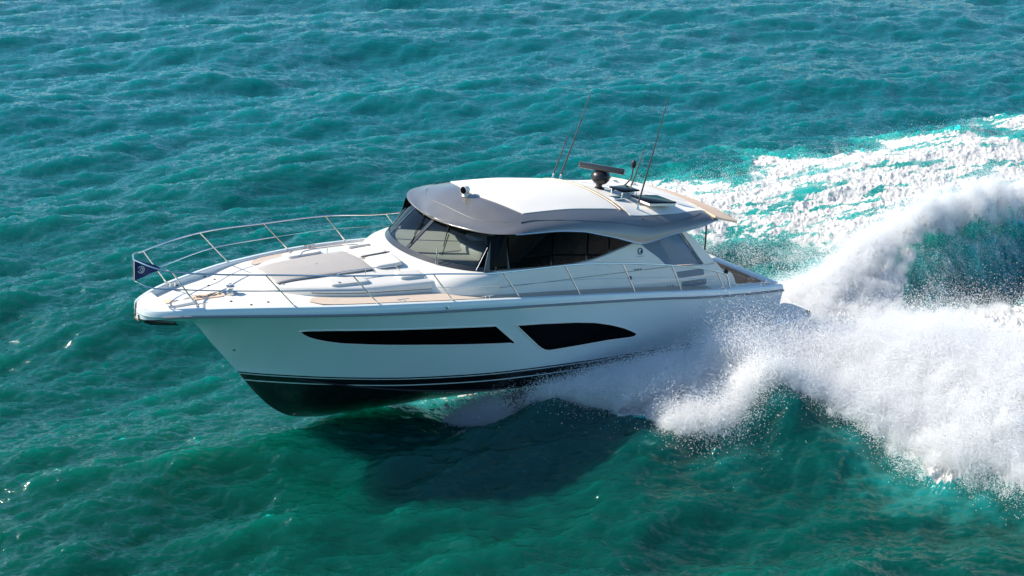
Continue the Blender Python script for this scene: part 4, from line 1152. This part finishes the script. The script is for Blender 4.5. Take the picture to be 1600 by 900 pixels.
# ---- cockpit
MB().box((1.0, 0, -.86), (2.1, 3.7, .04)).build('cockpit_floor', 'teak', yacht)
for sgn in (1, -1):
    MB().box((1.0, sgn * 1.83, -.40), (1.98, .06, .92), bev=.02).build('cockpit_side', 'beige', yacht)
    MB().box((1.85, sgn * 1.62, .10), (.34, .5, .9), bev=.06).build('coaming_end', 'gel', yacht)
tw = MB().box((.13, 0, -.42), (.20, 3.9, .90), bev=.03).build('transom_wall', 'beige', yacht)
MB().box((.10, 0, .055), (.30, 4.05, .05), bev=.022).build('transom_cap', 'gel', tw)
dr = MB().box((.238, .95, -.36), (.02, .62, .66), bev=.008).build('transom_door', 'beige', tw)
MB().box((.252, 1.18, -.33), (.02, .05, .12), bev=.008).build('door_latch', 'black', dr)
MB().box((.246, .63, -.33), (.012, .02, .70), bev=.004).build('door_gap', 'line', dr)
MB().lathe((.235, -.2, -.20), [(0, 0), (.04, 0), (.04, .02), (0, .03)], 12, (1, 0, 0)).build('fitting', 'black', tw)
MB().lathe((.235, .3, -.22), [(0, 0), (.03, 0), (.03, .02), (0, .03)], 12, (1, 0, 0)).build('fitting', 'steel', tw)
MB().box((.26, 1.42, -.32), (.05, .14, .08), bev=.02).build('shower_box', 'teak', tw)
MB().box((1.55, -.9, -.55), (.6, 1.6, .55), bev=.08).build('cockpit_lounge', 'cush', yacht)
# swim platform
m = MB()
ol = [(.55, 2.16), (-.6, 2.16), (-1.2, 2.10), (-1.55, 1.92), (-1.74, 1.6), (-1.80, .9), (-1.82, 0)]
ol = ol + [(a, -b) for a, b in ol[-2::-1]]
m.grid([[(a * .97, b * .97, -1.14) for a, b in ol], [(a, b, -1.10) for a, b in ol], [(a, b, -.95) for a, b in ol], [(a - .02 * (a < 0), b * .992, -.93) for a, b in ol]], close=True, cap=True)
pf = m.build('swim_platform', 'gel', yacht, angle=40)
MB().slab([(a * .93 - .03, b * .93, -.921) for a, b in ol if a < .5], .006).build('platform_tread', 'tread', pf)
MB().box((-1.45, 1.86, -.88), (.10, .10, .07), bev=.02).build('platform_cleat', 'black', pf)
MB().slab([(a * .8, b * .80, -1.145) for a, b in ol], .12).build('platform_bracket', 'black', pf)

# ---- pennant on the jackstaff
m = MB(); rows = []
for i in range(15):
    s_ = i / 14; u = 14.615 - .47 * s_; hgt = .175 * (1 - s_) ** .9 + .025
    zc_ = 1.235 + .005 * s_
    r = [(u, .035 * math.sin(s_ * 7) * s_ ** .6, zc_ + hgt * (1 - 2 * k / 8) + .03 * (1 - s_)) for k in range(9)]
    rows.append(r)
m.grid(rows); m.grid([[(a, b - .003, c) for a, b, c in r] for r in rows])
pn = m.build('pennant', 'navy', None, angle=60)
pn.matrix_world = Mw
pn['label'] = 'small navy blue pennant with a white ring emblem tied to the bow rail tip'
pn['category'] = 'flag'
cu, cz = 14.50, 1.262
def fl(u, z, o=.006):
    s_ = (14.615 - u) / .47; return (u, .035 * math.sin(s_ * 7) * s_ ** .6 + o, z)
m = MB().tube([fl(cu + .058 * math.cos(a), cz + .062 * math.sin(a)) for a in np.linspace(.5, 5.9, 20)], .008, 5)
m.tube([fl(cu + .030 * math.cos(a), cz + .034 * math.sin(a)) for a in np.linspace(1.5, 5.0, 10)], .008, 5)
m.tube([fl(cu - .01, cz + .03), fl(cu + .03, cz - .02)], .007, 5)
m.build('ring_emblem', 'whitec', pn)
